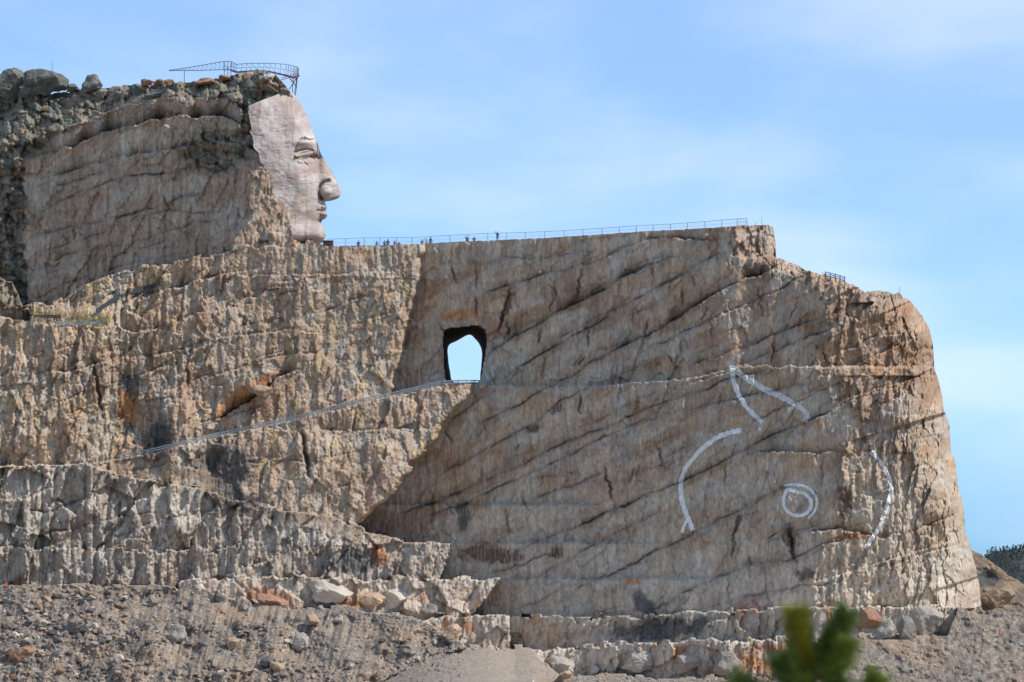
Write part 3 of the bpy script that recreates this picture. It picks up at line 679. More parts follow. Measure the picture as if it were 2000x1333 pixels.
for a, b in zip(rings, rings[1:]):
    for k in range(nP): bm.faces.new((a[k], b[k], b[(k+1) % nP], a[(k+1) % nP]))
tun = obj('tunnel_lining', bm, M_TUN); tag(tun, kind='structure')

# ground: one sheet from under the camera to the horizon
bm = bmesh.new()
ys = [-300, -40, 0, 12, 30, 60, 120, 220, 340, 450, 505, 540, 700, 1000, 2000, 5000, 14000]
def gz(y): return float(np.interp(y, [-300, 0, 100, 500, 540, 700, 1000, 14000], [-1, -2.2, -5.6, -23.5, -27, -42, -46, -60]))
gx = [-1, -.6, -.3, -.15, -.07, -.03, 0, .03, .07, .15, .3, .6, 1]
gv = [[bm.verts.new((x*(400+abs(y)*1.5), y, gz(y) + random.uniform(-.6, .3)*min(1, abs(y)/100))) for x in gx] for y in ys]
for a, b in zip(gv, gv[1:]):
    for k in range(len(gx)-1): bm.faces.new((a[k], a[k+1], b[k+1], b[k]))
M_GROUND = plain('dry_grass_ground', (0.26, 0.21, 0.14), 0.95, var=0.4, scale=0.4)
g = obj('ground', bm, M_GROUND); tag(g, kind='structure')

# spoil slope behind the right end
bm = bmesh.new()
tx = np.arange(1870, 2140, 2.2); tt = ip(tx, [(1870, 1062), (1895, 1073), (1912, 1081), (1930, 1092), (1960, 1116), (2000, 1141), (2140, 1216)]) + (fbm(tx/9, tx*0, 371, 3)-.5)*5
tv = np.linspace(0, 1, 90)[:, None]; TX = np.repeat(tx[None], 90, 0); TY = tt[None]+tv*(1212-tt[None])
TD = 625 - (TY-1075)*0.13 + (fbm(TX/22, TY/16, 373, 4)-.5)*2.2 + (fbm(TX/4, TY/4, 375, 2)-.5)*0.4 + 2.5*np.exp(-((TX-1925)/24)**2-((TY-1128)/12)**2)
below = TY > 1196
tcol = mixc(np.zeros(TX.shape+(3,), np.float32)+np.array((.30, .22, .155), np.float32), (.20, .16, .125), sst(.4, .6, fbm(TX/16, TY/20, 377, 4)))
tcol = mixc(tcol, (.10, .10, .095), sst(1.3, .7, np.hypot((TX-1927)/26, (TY-1131)/15)+(fbm(TX/8, TY/8, 379, 3)-.5)))
tcol = mixc(tcol, (.275, .225, .175), below*0.8)
tco = np.stack([(TX-1000)*K*TD, TD, (HOR-TY)*K*TD], -1).reshape(-1, 3)
spoil = mesh_from('spoil_slope', tco, grid_quads(90, len(tx)).reshape(-1, 4), tcol.reshape(-1, 3), M_DIRT); tag(spoil, kind='structure')

# forested hill far off at right
bm = bmesh.new()
hd = 4200.0
hxs = np.linspace(-400, 2600, 60); rowsH = []
for f in (0, .3, .6, .85, 1.0, 1.5):
    rw = []
    for hx in hxs:
        crest = float(np.interp(hx, [-400, 1700, 1860, 1930, 2010, 2100, 2600], [1190, 1180, 1140, 1079, 1072, 1080, 1040])) + (float(fbm(np.array([hx/60]), np.array([2.2]), 381, 3)[0])-.5)*8
        z = (HOR-crest)*K*hd; zz = -58 + (z+58)*math.sin(min(f, 1)*math.pi/2) if f <= 1 else -58
        rw.append(bm.verts.new(((hx-1000)*K*hd, hd-500*(1-f) if f <= 1 else hd+900, zz)))
    rowsH.append(rw)
for a, b in zip(rowsH, rowsH[1:]):
    for k in range(len(hxs)-1): bm.faces.new((a[k], a[k+1], b[k+1], b[k]))
M_FOR = plain('forest_floor', (0.035, 0.042, 0.035), 0.95, var=0.4, scale=0.1)
fh = obj('forested_hill', bm, M_FOR); tag(fh, kind='structure')
M_CON = plain('conifer_foliage', (0.030, 0.045, 0.034), 0.9, var=0.45, scale=0.5)
bm = bmesh.new()
for k in range(900):
    hx = random.uniform(1840, 2150); f = random.uniform(0.1, 1.0)
    crest = float(np.interp(hx, [1700, 1860, 1930, 2010, 2100, 2600], [1180, 1140, 1079, 1072, 1080, 1040]))
    z = -58 + ((HOR-crest)*K*hd+58)*math.sin(f*math.pi/2); yy = hd-500*(1-f); x = (hx-1000)*K*hd
    hgt = random.uniform(4.5, 8.5); r0 = hgt*random.uniform(.26, .4)
    for q in range(16):
        t = random.random(); rr = r0*(1-t*0.75); a = random.uniform(0, 6.28)
        c = Vector((x+math.cos(a)*rr*.7, yy+math.sin(a)*rr*.7, z-1.0+hgt*(.15+.85*t)))
        vs = [bm.verts.new(c+Vector((random.uniform(-1, 1), random.uniform(-1, 1), random.uniform(-.8, .8)))*r0*.5) for _ in range(4)]
        for tri_ in ((0, 1, 2), (0, 2, 3), (0, 3, 1), (1, 3, 2)): bm.faces.new([vs[i] for i in tri_])
fo = obj('far_forest', bm, M_CON); tag(fo, 'dark conifer wood on the far hill at the right edge', 'forest', kind='stuff')

# ------------------------------------------------------------------ carved face
FRow = 300; FCol = 230
fy = np.linspace(181, 474, FRow)
Rp = [(181, 566), (186, 575), (207, 589), (223, 598), (242, 606), (262, 613), (279, 619.5), (292, 624), (304, 628), (318, 638), (336, 648), (356, 658), (366, 663), (373, 665), (380, 665), (385, 663), (388, 655), (389.2, 645), (390, 637), (392, 634.5), (400, 636), (405, 638), (409, 636.5), (411, 634.5), (415, 637.5), (420, 639), (425, 636.5), (430, 630), (434, 627), (437, 627.5), (442, 631), (449, 633.5), (456, 635), (464, 635.5), (470, 634), (474, 630)]
Rb_ = [(181, 566), (186, 575), (207, 589), (223, 598), (242, 606), (262, 613), (279, 618), (300, 620), (330, 623), (360, 626), (388, 630), (410, 630), (430, 627), (437, 627), (449, 633), (464, 635), (474, 630)]
Lp = [(181, 548), (190, 530), (200, 505), (207, 487), (247, 490), (286, 497), (296, 507), (330, 514), (336, 526), (385, 530), (389, 548), (405, 558), (442, 565), (465, 568), (474, 572)]
R = ip(fy, Rp); Lf = ip(fy, Lp) + (fbm(fy/13, fy*0, 391, 4)-.5)*13; Rb = ip(fy, Rb_)
u = np.linspace(0, 1, FCol); u = 1-(1-u)**1.7
fx = Lf[:, None] + u[None, :]*(R-Lf)[:, None]; FY = np.repeat(fy[:, None], FCol, 1)
tb = np.clip(Rb[:, None]-fx, 0, None); s1 = np.clip(tb/105, 0, 1)
hbase = 8.2*np.sqrt(1-(1-s1)**2) + np.clip(tb-60, 0, None)*0.022
tn = np.clip(R[:, None]-fx, 0, None)
nw = sst(284, 312, FY)*(FY < 392)
Hn = 1.2+0.9*sst(320, 372, FY)
hn = nw*Hn*np.sqrt(1-(1-np.clip(tn/20, 0, 1))**2)
lw = (FY >= 389)*sst(470, 440, FY)
hl = lw*2.0*np.sqrt(1-(1-np.clip(tn/16, 0, 1))**2)
def smax(a, b, k=0.35):
    return np.log(np.exp(a/k)+np.exp(b/k))*k - math.log(2)*k*np.exp(-np.abs(a-b)/k)
hh = np.maximum(smax(hbase, np.maximum(hn, hl), 0.45), 0)*np.clip(tn/2.0, 0, 1)**0.5
e = 1-((fx-637)/13.5)**2-((FY-374)/12)**2
hh = np.maximum(hh, np.where(e > 0, 1.7+1.6*np.sqrt(np.clip(e, 0, 1)), 0)*np.clip(tn/5, 0, 1)**.5)
def gb(cx, cy, sx, sy, a): return a*np.exp(-((fx-cx)/sx)**2-((FY-cy)/sy)**2)
def groove(pts, a, wd):
    best = np.full(fx.shape, 1e9)
    for (x1, y1), (x2, y2) in zip(pts, pts[1:]):
        t = np.clip(((fx-x1)*(x2-x1)+(FY-y1)*(y2-y1))/((x2-x1)**2+(y2-y1)**2), 0, 1)
        best = np.minimum(best, np.hypot(fx-x1-t*(x2-x1), FY-y1-t*(y2-y1)))
    return a*np.exp(-(best/wd)**2)
# alar crease, eye socket, lids, brow, mouth, jaw
hh -= groove([(642, 353), (632, 356), (625, 363), (621.5, 373), (623.5, 383), (628, 389)], 1.3, 3.0)
hh += gb(588, 348, 30, 22, .9) + gb(618, 455, 16, 12, .9) - gb(596, 425, 20, 22, .5)
hh -= gb(600, 304, 18, 8, 1.9) + gb(622, 306, 7, 14, .8)
hh += gb(600, 279, 20, 7, 1.0)
hh -= groove([(576, 298), (581, 295), (589, 293), (599, 291), (610, 294)], 1.1, 2.1)
hh += groove([(579, 306), (590, 303.5), (600, 302), (608, 301)], 1.2, 2.8)
hh -= groove([(577, 308), (587, 311), (597, 310), (606, 306)], 1.1, 1.9)
hh += groove([(584, 315), (597, 317), (608, 315)], .4, 3.0)
hh -= groove([(590, 313), (596, 319), (600, 323)], .35, 1.6)
hh -= gb(611, 307, 5.5, 5.5, 3.0)
hh -= groove([(576, 297), (577.5, 288), (582, 279), (588, 272), (594, 269)], .55, 1.8)
hh += groove([(589, 270), (597, 267), (604, 271), (612, 270)], .55, 2.4)*(.4+1.2*vn(fx/3.2, FY/4, 393))
hh -= groove([(592, 273), (600, 271.5), (606, 274.5), (612, 273)], .55, 1.5)
hh -= groove([(620, 411), (628, 412.5), (638, 410.5)], .9, 1.7)
hh += groove([(628, 418), (637, 418)], .6, 4.0) + groove([(628, 404), (636, 404)], .45, 3.5)
hh -= groove([(622, 433), (631, 431)], 1.0, 4.0) + groove([(622, 391), (617, 402), (616, 414)], .45, 4.0)
hh -= gb(520, 360, 20, 40, .4)
hh += (RNG.rand(*fx.shape)-.5)*.035 + (fbm(fx/9, FY/3.2, 396, 3)-.5)*.10 + (fbm(fx/30, FY/26, 395, 4)-.5)*0.6 + (fbm(fx/5, FY/6, 397, 3)-.5)*0.10
hh -= 0.10*sst(.06, .0, np.abs(((FY-181)/31.0 + (fbm(fx/50, FY*0, 399, 2)-.5)*.2) % 1 - .5))*(FY < 300)*vn(fx/20, FY/6, 398)
hh -= np.clip((FY-458)/14, 0, None)**2*1.3
DM = 611.0
FD = DM - np.clip(hh, -1, None) + np.clip(tn, 0, 3)*0
FD[:, -1] = DM
# the far half of the head front, mirrored about its middle plane; edges closed back into the rock
def face_xyz(x, y, dd): return np.stack([(x-1000)*K*DM, dd, (HOR-y)*K*DM], -1)
near = np.stack([(fx-1000)*K*FD, FD, (HOR-FY)*K*FD], -1)
far = near[:, ::-1].copy(); far[..., 1] = 2*DM-far[..., 1]; 
far = far[:, 1::4]
lead = near[:, :1].copy(); lead[..., 1] = DM+3
allv = np.concatenate([lead, near, far], 1)
# close the top and the underside
cap0 = allv[:1].copy(); cap0[..., 1] = np.maximum(cap0[..., 1], DM+1.0); cap1 = allv[-1:].copy(); cap1[..., 1] = np.maximum(cap1[..., 1], DM+1.0)
allv = np.concatenate([cap0, allv, cap1], 0)
nfr, nfc = allv.shape[:2]
fcol = np.zeros((FRow, FCol, 3), np.float32)+np.array((.44, .365, .325), np.float32)
fcol = mixc(fcol, (.52, .46, .425), sst(.45, .68, fbm(fx/34, FY/20, 401, 4))*.9)
fcol = mixc(fcol, (.34, .265, .23), sst(.52, .7, fbm(fx/28, FY/30, 403, 4))*.8)
fcol = mixc(fcol, (.31, .28, .265), sst(.5, .66, fbm(fx/18, FY/40, 405, 3))*.55*sst(570, 540, fx)*(FY > 325))
fcol = mixc(fcol, (.36, .25, .20), sst(.62, .75, fbm(fx/22, (FY+fx*.2)/5, 407, 3))*.6)
fcol = mixc(fcol, (.60, .55, .51), sst(40, 10, np.hypot((fx-515)*.8, (FY-225)))*.6*sst(.35, .6, fbm(fx/9, FY/14, 409, 3)))
fcol *= (1+(fbm(fx/3.5, FY/30, 411, 3)-.5)*.22+(fbm(fx/60, FY/2.6, 413, 2)-.5)*.16)[..., None]
fcol = mixc(fcol, (.27, .215, .19), sst(.58, .74, fbm(fx/6, FY/60, 415, 3))*.5)
fcol = mixc(fcol, (.50, .41, .32), sst(.55, .7, fbm(fx/40, FY/34, 417, 3))*.5)
bandy = np.exp(-((FY-335-(fx-560)*.03)/1.5)**2)+np.exp(-((FY-250+(fx-560)*.02)/1.2)**2)*.6
fcol = mixc(fcol, (.30, .24, .21), np.clip(bandy, 0, 1)*.22)
fall = np.concatenate([fcol[:, :1], fcol, fcol[:, ::-1][:, 1::4]], 1); fall = np.concatenate([fall[:1], fall, fall[-1:]], 0)
face = mesh_from('carved_stone_face', allv.reshape(-1, 3), grid_quads(nfr, nfc).reshape(-1, 4), fall.reshape(-1, 3), M_FACE)
face.data.polygons.foreach_set('use_smooth', [True]*len(face.data.polygons))
tag(face, 'huge pale stone face in profile carved out of the mountain top', 'sculpture')

# ------------------------------------------------------------------ boulders
def rock_mesh(name, seed, sub, cuts=13):
    r = random.Random(seed); bm = bmesh.new(); bmesh.ops.create_icosphere(bm, subdivisions=sub, radius=1.0)
    pl = []
    for _ in range(cuts):
        n = Vector((r.gauss(0, 1), r.gauss(0, 1), r.gauss(0, 1))).normalized(); pl.append((n, r.uniform(.50, .88) if sub > 2 else r.uniform(.34, .78)))
    for vt in bm.verts:
        for n, dd in pl:
            s = vt.co.dot(n)
            if s > dd: vt.co -= n*(s-dd)
        if sub > 2:
            q = vt.co*2.1+Vector((seed*3.7, 0, 0)); vt.co *= 1+0.16*noise.noise(q)+0.09*noise.noise(q*2.6)-0.10*max(0, 0.25-abs(noise.noise(q*1.3+Vector((9, 9, 9)))))*2
        vt.co += Vector((r.gauss(0, 1), r.gauss(0, 1), r.gauss(0, 1)))*(0.018 if sub < 3 else 0.010)
    me = bpy.data.meshes.new(name); bm.to_mesh(me); bm.free(); return me
BIG = [rock_mesh('boulder', 50+i, 4, 12) for i in range(6)]
SML = [rock_mesh('rock', 90+i, 2, 8) for i in range(10)]
def put_rock(name, me, p, sz, mat, rot=None):
    o = bpy.data.objects.new(name, me); C.objects.link(o)
    o.location = p; o.scale = sz if isinstance(sz, (tuple, list)) else (sz, sz, sz)
    o.rotation_euler = rot or (random.uniform(-.5, .5), random.uniform(-.5, .5), random.uniform(0, 6.28))
    if not me.materials: me.materials.append(mat)
    o.material_slots[0].link = 'OBJECT'; o.material_slots[0].material = mat
    return o
# on the summit: (px, py centre, half width px, half height px, material, label)
SUMMIT = [
 (18, 164, 34, 27, M_LICH, 'rounded grey boulder on the skyline at the left edge of the summit'),
 (92, 158, 38, 27, M_LICH, 'largest grey boulder on the summit skyline, flat topped and blocky'),
 (178, 165, 22, 15, M_LICH, 'wedge shaped grey boulder on the summit right of the largest boulder'),
 (142, 172, 13, 9, M_BD, 'dark squat boulder in the gap right of the largest summit boulder'),
 (55, 178, 18, 12, M_BD, 'dark rock under the gap between the two big summit boulders'),
 (287, 162, 12, 7, M_BR, 'reddish rounded rock on the summit, left end of the row left of the steel boom'),
 (309, 162, 10, 6, M_BR, 'flat brown rock in the middle of the reddish summit row'),
 (332, 161, 10, 7, M_BR, 'reddish boulder under the left tip of the steel boom'),
 (398, 160, 22, 6, M_BR, 'long low brown slab on the summit right of the boom post'),
 (440, 153, 14, 6, M_BR, 'brown slab beneath the middle of the steel walkway'),
 (486, 149, 11, 9, M_BT, 'tan cubical block on the summit beside the white barrels'),
 (270, 178, 18, 11, M_LICH, 'brownish grey domed boulder on the slope below the reddish summit row'),
 (232, 188, 14, 9, M_LICH, 'small grey boulder in the middle of the summit slope'),
 (205, 181, 11, 8, M_BG, 'pale grey rock on the summit slope below the wedge shaped boulder'),
 (300, 186, 22, 8, M_LICH, 'flat grey slab on the summit slope under the domed boulder'),
 (10, 280, 9, 8, M_BG, 'round pale boulder sitting on the dark cliff at the left edge'),
]
for i, (px, py, a, b, mt, lb) in enumerate(SUMMIT):
    dd = min(dep(px, max(top_at(px)+4, py)), 668) - (0.5 if py < 200 else 1.0)
    s = K*dd
    o = put_rock('boulder', BIG[i % 6], at(px, py, dd), (a*s*1.22, a*s*1.1, b*s*1.25), mt, (random.uniform(-.15, .15), random.uniform(-.15, .15), random.uniform(-.4, .4)+i))
    o.rotation_euler.z = (i % 6)*1.05*0 + random.uniform(-.3, .3)
    tag(o, lb, 'boulder')
QUARRY = [
 (347, 1240, 17, 16, M_BG, 'large angular boulder with a sunlit right face in the middle of the rubble slope'),
 (42, 1276, 22, 15, M_BR, 'big brownish boulder low on the rubble slope near the left edge'),
 (145, 1222, 17, 13, M_BG, 'pale grey boulder in the dark rubble of the upper left slope'),
 (82, 1217, 11, 8, M_BW, 'flat whitish rock lying in the upper left rubble'),
 (585, 1253, 15, 18, M_BG, 'upright grey boulder on the bare dirt below the orange bench'),
 (611, 1212, 15, 12, M_BT, 'tan boulder sunk in the dirt just under the orange stained bench'),
 (662, 1210, 10, 8, M_BW, 'whitish rock below the pale bench in the upper dirt slope'),
 (232, 1285, 9, 10, M_BW, 'small white pointed rock standing alone on the rubble slope'),
 (180, 1260, 13, 7, M_BG, 'flat light grey slab in the rubble left of the large angular boulder'),
 (453, 1258, 14, 13, M_BT, 'tan boulder half buried near the centre of the dirt slope'),
 (520, 1292, 14, 9, M_BD, 'dark grey boulder low on the dirt slope left of the road'),
 (300, 1175, 9, 12, M_BG, 'narrow upright rock at the top of the rubble slope'),
 (1160, 1310, 10, 8, M_BW, 'white boulder lying at the foot of the lowest pale bench'),
 (1196, 1305, 11, 13, M_BW, 'rounded pinkish white boulder against the lowest pale bench'),
 (1105, 1318, 11, 7, M_BT, 'tan rock at the left foot of the lowest pale bench'),
 (1808, 1216, 32, 34, M_BW, 'tall pale block standing at the right end of the lower bench'),
 (1768, 1228, 18, 26, M_BG, 'grey pointed block leaning left of the tall pale block'),
 (1700, 1210, 30, 22, M_BR, 'brown wedge of rock on the lower bench right of the pine'),
 (1730, 1232, 20, 18, M_BG, 'rounded grey block below the brown wedge of rock'),
 (1948, 1165, 32, 20, M_BT, 'tan squared block at the foot of the spoil slope right of the cliff'),
 (1700, 1302, 9, 6, M_BW, 'pale stone on the bare ground right of the pine top'),
 (640, 1158, 40, 22, M_BW, 'largest cream coloured block leaning against the upper pale bench'),
 (722, 1170, 24, 13, M_BT, 'tan slab lying right of the largest cream block'),
 (778, 1168, 24, 19, M_BW, 'pale angular block at the foot of the upper pale bench right of the tan slab'),
 (838, 1192, 20, 11, M_BG, 'low grey block at the right foot of the upper pale bench'),
 (532, 1172, 28, 11, M_BR, 'rusty brown slab poking out where the dirt meets the upper pale bench'),
 (882, 1238, 20, 16, M_BT, 'tan block in front of the short orange stained bench above the road'),
 (1090, 1300, 24, 17, M_BG, 'grey block at the left part of the lowest pale bench'),
 (1246, 1290, 32, 22, M_BG, 'broad grey block leaning on the middle of the lowest bench'),
 (1346, 1294, 28, 22, M_BW, 'whitish block near the orange patch of the lowest bench'),
 (1418, 1298, 26, 20, M_BG, 'grey block left of the pine at the lowest bench'),
 (512, 762, 22, 12, M_BT, 'rounded tan outcrop on the sunlit wall above the ramp'),
]
for i, (px, py, a, b, mt, lb) in enumerate(QUARRY):
    dd = (612 if px == 1948 else dep(min(px, 1915), py+b*.6)) - 0.4
    s = K*dd
    o = put_rock('boulder', BIG[(i*5+2) % 6], at(px, py, dd), (a*s*1.25, a*s*1.0, b*s*1.25), mt, (random.uniform(-.2, .2), random.uniform(-.3, .3), random.uniform(-.6, .6)))
    tag(o, lb, 'boulder')
# the rest of the rubble: individuals, then loose stones as one mass
KINDS = [(M_BG, 'grey'), (M_BD, 'dark'), (M_BT, 'tan'), (M_BW, 'whitish'), (M_BR, 'brown')]
MARKS = [(347, 1240, 'the large angular boulder'), (42, 1276, 'the big brownish boulder'), (145, 1222, 'the pale grey boulder'), (585, 1253, 'the upright grey boulder'), (232, 1285, 'the white pointed rock'), (453, 1258, 'the half buried tan boulder'), (520, 1292, 'the low dark boulder'), (300, 1175, 'the narrow upright rock'), (662, 1210, 'the whitish rock under the pale bench')]
ORD = ['nearest', 'second nearest', 'third nearest', 'fourth nearest', 'fifth nearest', 'sixth nearest', 'seventh nearest', 'eighth nearest', 'ninth nearest', 'tenth nearest', 'eleventh nearest', 'twelfth nearest']
cnt = 0; loose = {}
while cnt < 235:
    px = random.uniform(4, 900); py = random.uniform(1150, 1328)
    if py < ip(px, ST)+6 or py > ip(px, GT)-4: continue
    if random.random() > (1.0 if px < 250 else (0.5 if py > 1290 else 0.14)): continue
    if any(abs(px-m_[0]) < 18 and abs(py-m_[1]) < 16 for m_ in MARKS): continue
    a = 3.4+5.5*random.random()**1.7 + (5 if random.random() < .09 else 0)
    k = random.choices(range(5), (4, 3.4, 1.6, 1.5, 1.3))[0]
    dd = dep(px, py+a*.4); s = K*dd
    o = put_rock('rock', SML[cnt % 10], at(px, py, dd-.1), (a*s*random.uniform(1, 1.5), a*s, a*s*random.uniform(.7, 1.1)), KINDS[k][0])
    mk_ = min(MARKS, key=lambda q: math.hypot(q[0]-px, q[1]-py)); ax_ = px-mk_[0]; ay_ = py-mk_[1]
    dr_ = ('right of' if ax_ > 0 else 'left of') if abs(ax_) > abs(ay_) else ('below' if ay_ > 0 else 'above')
    loose.setdefault((KINDS[k][1], dr_, mk_[2]), []).append((math.hypot(ax_, ay_), o)); cnt += 1
for (c_, dr_, nm), lst in loose.items():
    lst.sort(key=lambda q: q[0])
    for i, (_, o) in enumerate(lst):
        lb = ('only small %s rock %s %s' % (c_, dr_, nm)) if len(lst) == 1 else ('%s of the small %s rocks %s %s' % (ORD[min(i, 11)], c_, dr_, nm))
        tag(o, lb, 'rock', 'loose rocks scattered over the rubble slope')
cnt = 0; foot = []; bank = []
while cnt < 30:
    px = random.choice([random.uniform(1060, 1330), random.uniform(1640, 1990)]); py = random.uniform(1296, 1330)
    a = random.uniform(2.5, 5.5); dd = dep(min(px, 1915), py); s = K*dd
    pale = px < 1400
    o = put_rock('rock', SML[cnt % 10], at(px, py, dd-.1), (a*s*1.2, a*s, a*s*.9), M_BW if pale else M_BG)
    (foot if pale else bank).append((px, o)); cnt += 1
NTH = ['first', 'second', 'third', 'fourth', 'fifth', 'sixth', 'seventh', 'eighth', 'ninth', 'tenth', 'eleventh', 'twelfth', 'thirteenth', 'fourteenth', 'fifteenth', 'sixteenth', 'seventeenth', 'eighteenth', 'nineteenth', 'twentieth', 'twenty first', 'twenty second', 'twenty third', 'twenty fourth']
for lst, txt, grp_ in ((foot, 'small whitish rock from the left along the foot of the lowest pale bench', 'pale rocks under the lowest bench'), (bank, 'small grey rock from the pine along the dirt bank at lower right', 'grey rocks on the right dirt slope')):
    lst.sort(key=lambda q: q[0])
    for i, (_, o) in enumerate(lst): tag(o, NTH[min(i, 23)]+' '+txt, 'rock', grp_)
# loose stones
def stones(name, label, n, region, sizes, palette):
    vs = []; fs = []; cs = []
    base = np.array([(1, 0, 0), (-1, 0, 0), (0, 1, 0), (0, -1, 0), (0, 0, 1), (0, 0, -1)], np.float32)
    tri_ = np.array([(0, 2, 4), (2, 1, 4), (1, 3, 4), (3, 0, 4), (2, 0, 5), (1, 2, 5), (3, 1, 5), (0, 3, 5)])
    i = 0; guard = 0
    while i < n and guard < n*30:
        guard += 1
        px, py = region()
        if px is None: continue
        dd = dep(px, py); s = K*dd*random.uniform(*sizes)
        if random.random() < .1: s *= 1.7
        a = random.uniform(0, 6.28); ca, sa = math.cos(a), math.sin(a)
        b = base*np.array([random.uniform(.7, 1.4), random.uniform(.6, 1.1), random.uniform(.5, 1.0)])*s + RNG.normal(0, .22*s, (6, 3))
        b = np.stack([b[:, 0]*ca-b[:, 2]*sa, b[:, 1], b[:, 0]*sa+b[:, 2]*ca], -1)
        p = at(px, py, dd-.05)
        vs.append(b+np.array(p)); fs.append(tri_+6*i); c = random.choice(palette); f = random.uniform(.8, 1.2)
        cs.append(np.tile(np.array(c, np.float32)*f, (6, 1))); i += 1
    vs = np.concatenate(vs); fs = np.concatenate(fs); cs = np.concatenate(cs)
    me = bpy.data.meshes.new(name); me.from_pydata(vs.tolist(), [], fs.tolist())
    at_ = me.attributes.new('mineral', 'FLOAT_COLOR', 'POINT'); c4 = np.ones((len(vs), 4), np.float32); c4[:, :3] = cs; at_.data.foreach_set('color', c4.ravel())
    me.materials.append(M_DIRT); o = bpy.data.objects.new(name, me); C.objects.link(o); tag(o, label, 'stones', kind='stuff'); return o
PAL = [(.33, .30, .27), (.22, .20, .185), (.11, .10, .10), (.12, .11, .105), (.38, .29, .21), (.46, .42, .37), (.29, .19, .13)]
def reg_left():
    px = random.uniform(-100, 905); py = random.uniform(1146, 1390)
    if py < ip(px, ST)+3: return None, None
    if random.random() > 0.10+1.2*float(vn(np.array([px/60]), np.array([py/36]), 421)[0])-(0.35 if px > 300 else 0): return None, None
    return px, py
stones('rubble_stones', 'loose broken stones covering the rubble slope at lower left', 7500, reg_left, (.9, 2.9), PAL)
def reg_right():
    px = random.uniform(1600, 1915); py = random.uniform(1192, 1390)
    if py < ip(px, TT)+3: return None, None
    return px, py
stones('gravel', 'loose gravel scattered over the dirt slope at lower right', 1500, reg_right, (.6, 1.6), PAL[:2]+PAL[4:6])
def reg_mid():
    px = random.gauss(1190, 110) if random.random() < .75 else random.uniform(760, 960)
    py = random.uniform(1300, 1345) if px > 1000 else ip(px, GT)+random.gauss(0, 5)
    return px, py
stones('bench_debris', 'pale broken stone along the foot of the lowest bench and road edge', 1100, reg_mid, (.8, 2.4), [(.52, .48, .43), (.45, .40, .35), (.40, .29, .21)])
def reg_ledge():
    k = random.random()
    if random.random() < .62:
        px = random.uniform(0, 980)
        tl = random.choice([L1T, [(0, 1068), (340, 1076), (480, 1066)], MT, [(370, 1132), (900, 1130), (960, 1131)], [(820, 1214), (860, 1201), (985, 1204)], [(980, 1206), (1390, 1196)], [(0, 1140), (400, 1143)]])
        if px < tl[0][0] or px > tl[-1][0]: return None, None
        return px, ip(px, tl)+random.gauss(1, 4)
    if k < .35: px = random.uniform(0, 480); return px, ip(px, SHELF)+random.gauss(0, 3)
    if k < .6: px = random.uniform(1500, 1760); return px, top_at(px)+random.uniform(1, 12)
    if k < .8: px = random.uniform(520, 860); return px, ip(px, [(430, 1130), (560, 1082), (720, 1061), (890, 1061)])-random.uniform(0, 20)
    px = random.uniform(100, 460); return px, top_at(px)+random.uniform(5, 60)
stones('ledge_stones', 'small loose stones lying along the cliff ledges and summit', 2600, reg_ledge, (.8, 2.2), [(.38, .29, .21), (.30, .26, .22), (.26, .18, .13)])

# ------------------------------------------------------------------ painted outlines on the wall
def ribbon(name, pts, wpx, label, mat=None, cat='painted line', closed=False, off=.10):
    P = [Vector((a, b, 0)) for a, b in pts]
    if closed: P.append(P[0])
    for _ in range(3):      # Chaikin smoothing
        Qn = [P[0]]
        for a, b in zip(P, P[1:]): Qn += [a*.75+b*.25, a*.25+b*.75]
        Qn.append(P[-1]); P = Qn
    S = [0]
    for a, b in zip(P, P[1:]): S.append(S[-1]+(b-a).length)
    n = max(4, int(S[-1]/1.6)); xs = np.linspace(0, S[-1], n)
    qx = np.interp(xs, S, [p.x for p in P]); qy = np.interp(xs, S, [p.y for p in P])
    tx_ = np.gradient(qx); ty_ = np.gradient(qy); ln = np.hypot(tx_, ty_)+1e-9; nx, ny = -ty_/ln, tx_/ln
    bm = bmesh.new(); rows = []
    m = max(3, int(wpx/1.4)+1)
    for i in range(n):
        f0 = 1+(float(vn(np.array([xs[i]/4]), np.array([wpx]), 431)[0])-.5)*.55
        f1 = 1+(float(vn(np.array([xs[i]/4]), np.array([wpx+9]), 433)[0])-.5)*.55
        r = []
        for j in range(m):
            o = -wpx/2*f0+(wpx/2*f0+wpx/2*f1)*j/(m-1)
            x = qx[i]+nx[i]*o; y = qy[i]+ny[i]*o
            r.append(bm.verts.new(at(x, y, dep(x, y)-off)))
        rows.append(r)
    for a, b in zip(rows, rows[1:]):
        for j in range(m-1): bm.faces.new((a[j], b[j], b[j+1], a[j+1]))
    o = obj(name, bm, mat or M_WHITE); tag(o, label, cat); return o
M_PAINT = rockmat('white_paint_on_rock', attr=False, col=(0.66, 0.66, 0.65), var=0.25, fine=2.0)
ribbon('painted_line', [(1429, 722), (1433, 745), (1441, 768), (1455, 792), (1472, 810), (1489, 826)], 9, 'left stroke of the white pointed ear outline on the shaded wall', M_PAINT)
ribbon('painted_line', [(1432, 720), (1452, 736), (1490, 759), (1530, 777), (1558, 792), (1574, 804), (1578, 814), (1570, 824)], 11, 'long right stroke of the white ear outline, hooked at its lower end', M_PAINT)
ribbon('painted_line', [(1425, 719), (1432, 717), (1440, 723)], 8, 'small white dab at the peak of the ear outline', M_PAINT)
ribbon('painted_line', [(1448, 840), (1415, 848), (1388, 862), (1360, 888), (1338, 915), (1329, 942), (1330, 968), (1338, 1000), (1345, 1014), (1353, 1036)], 9, 'long curved white line down the shaded wall left of the ring', M_PAINT)
ribbon('painted_line', [(1344, 1016), (1335, 1026), (1332, 1042)], 6, 'short white tail forking off the foot of the long curved line', M_PAINT)
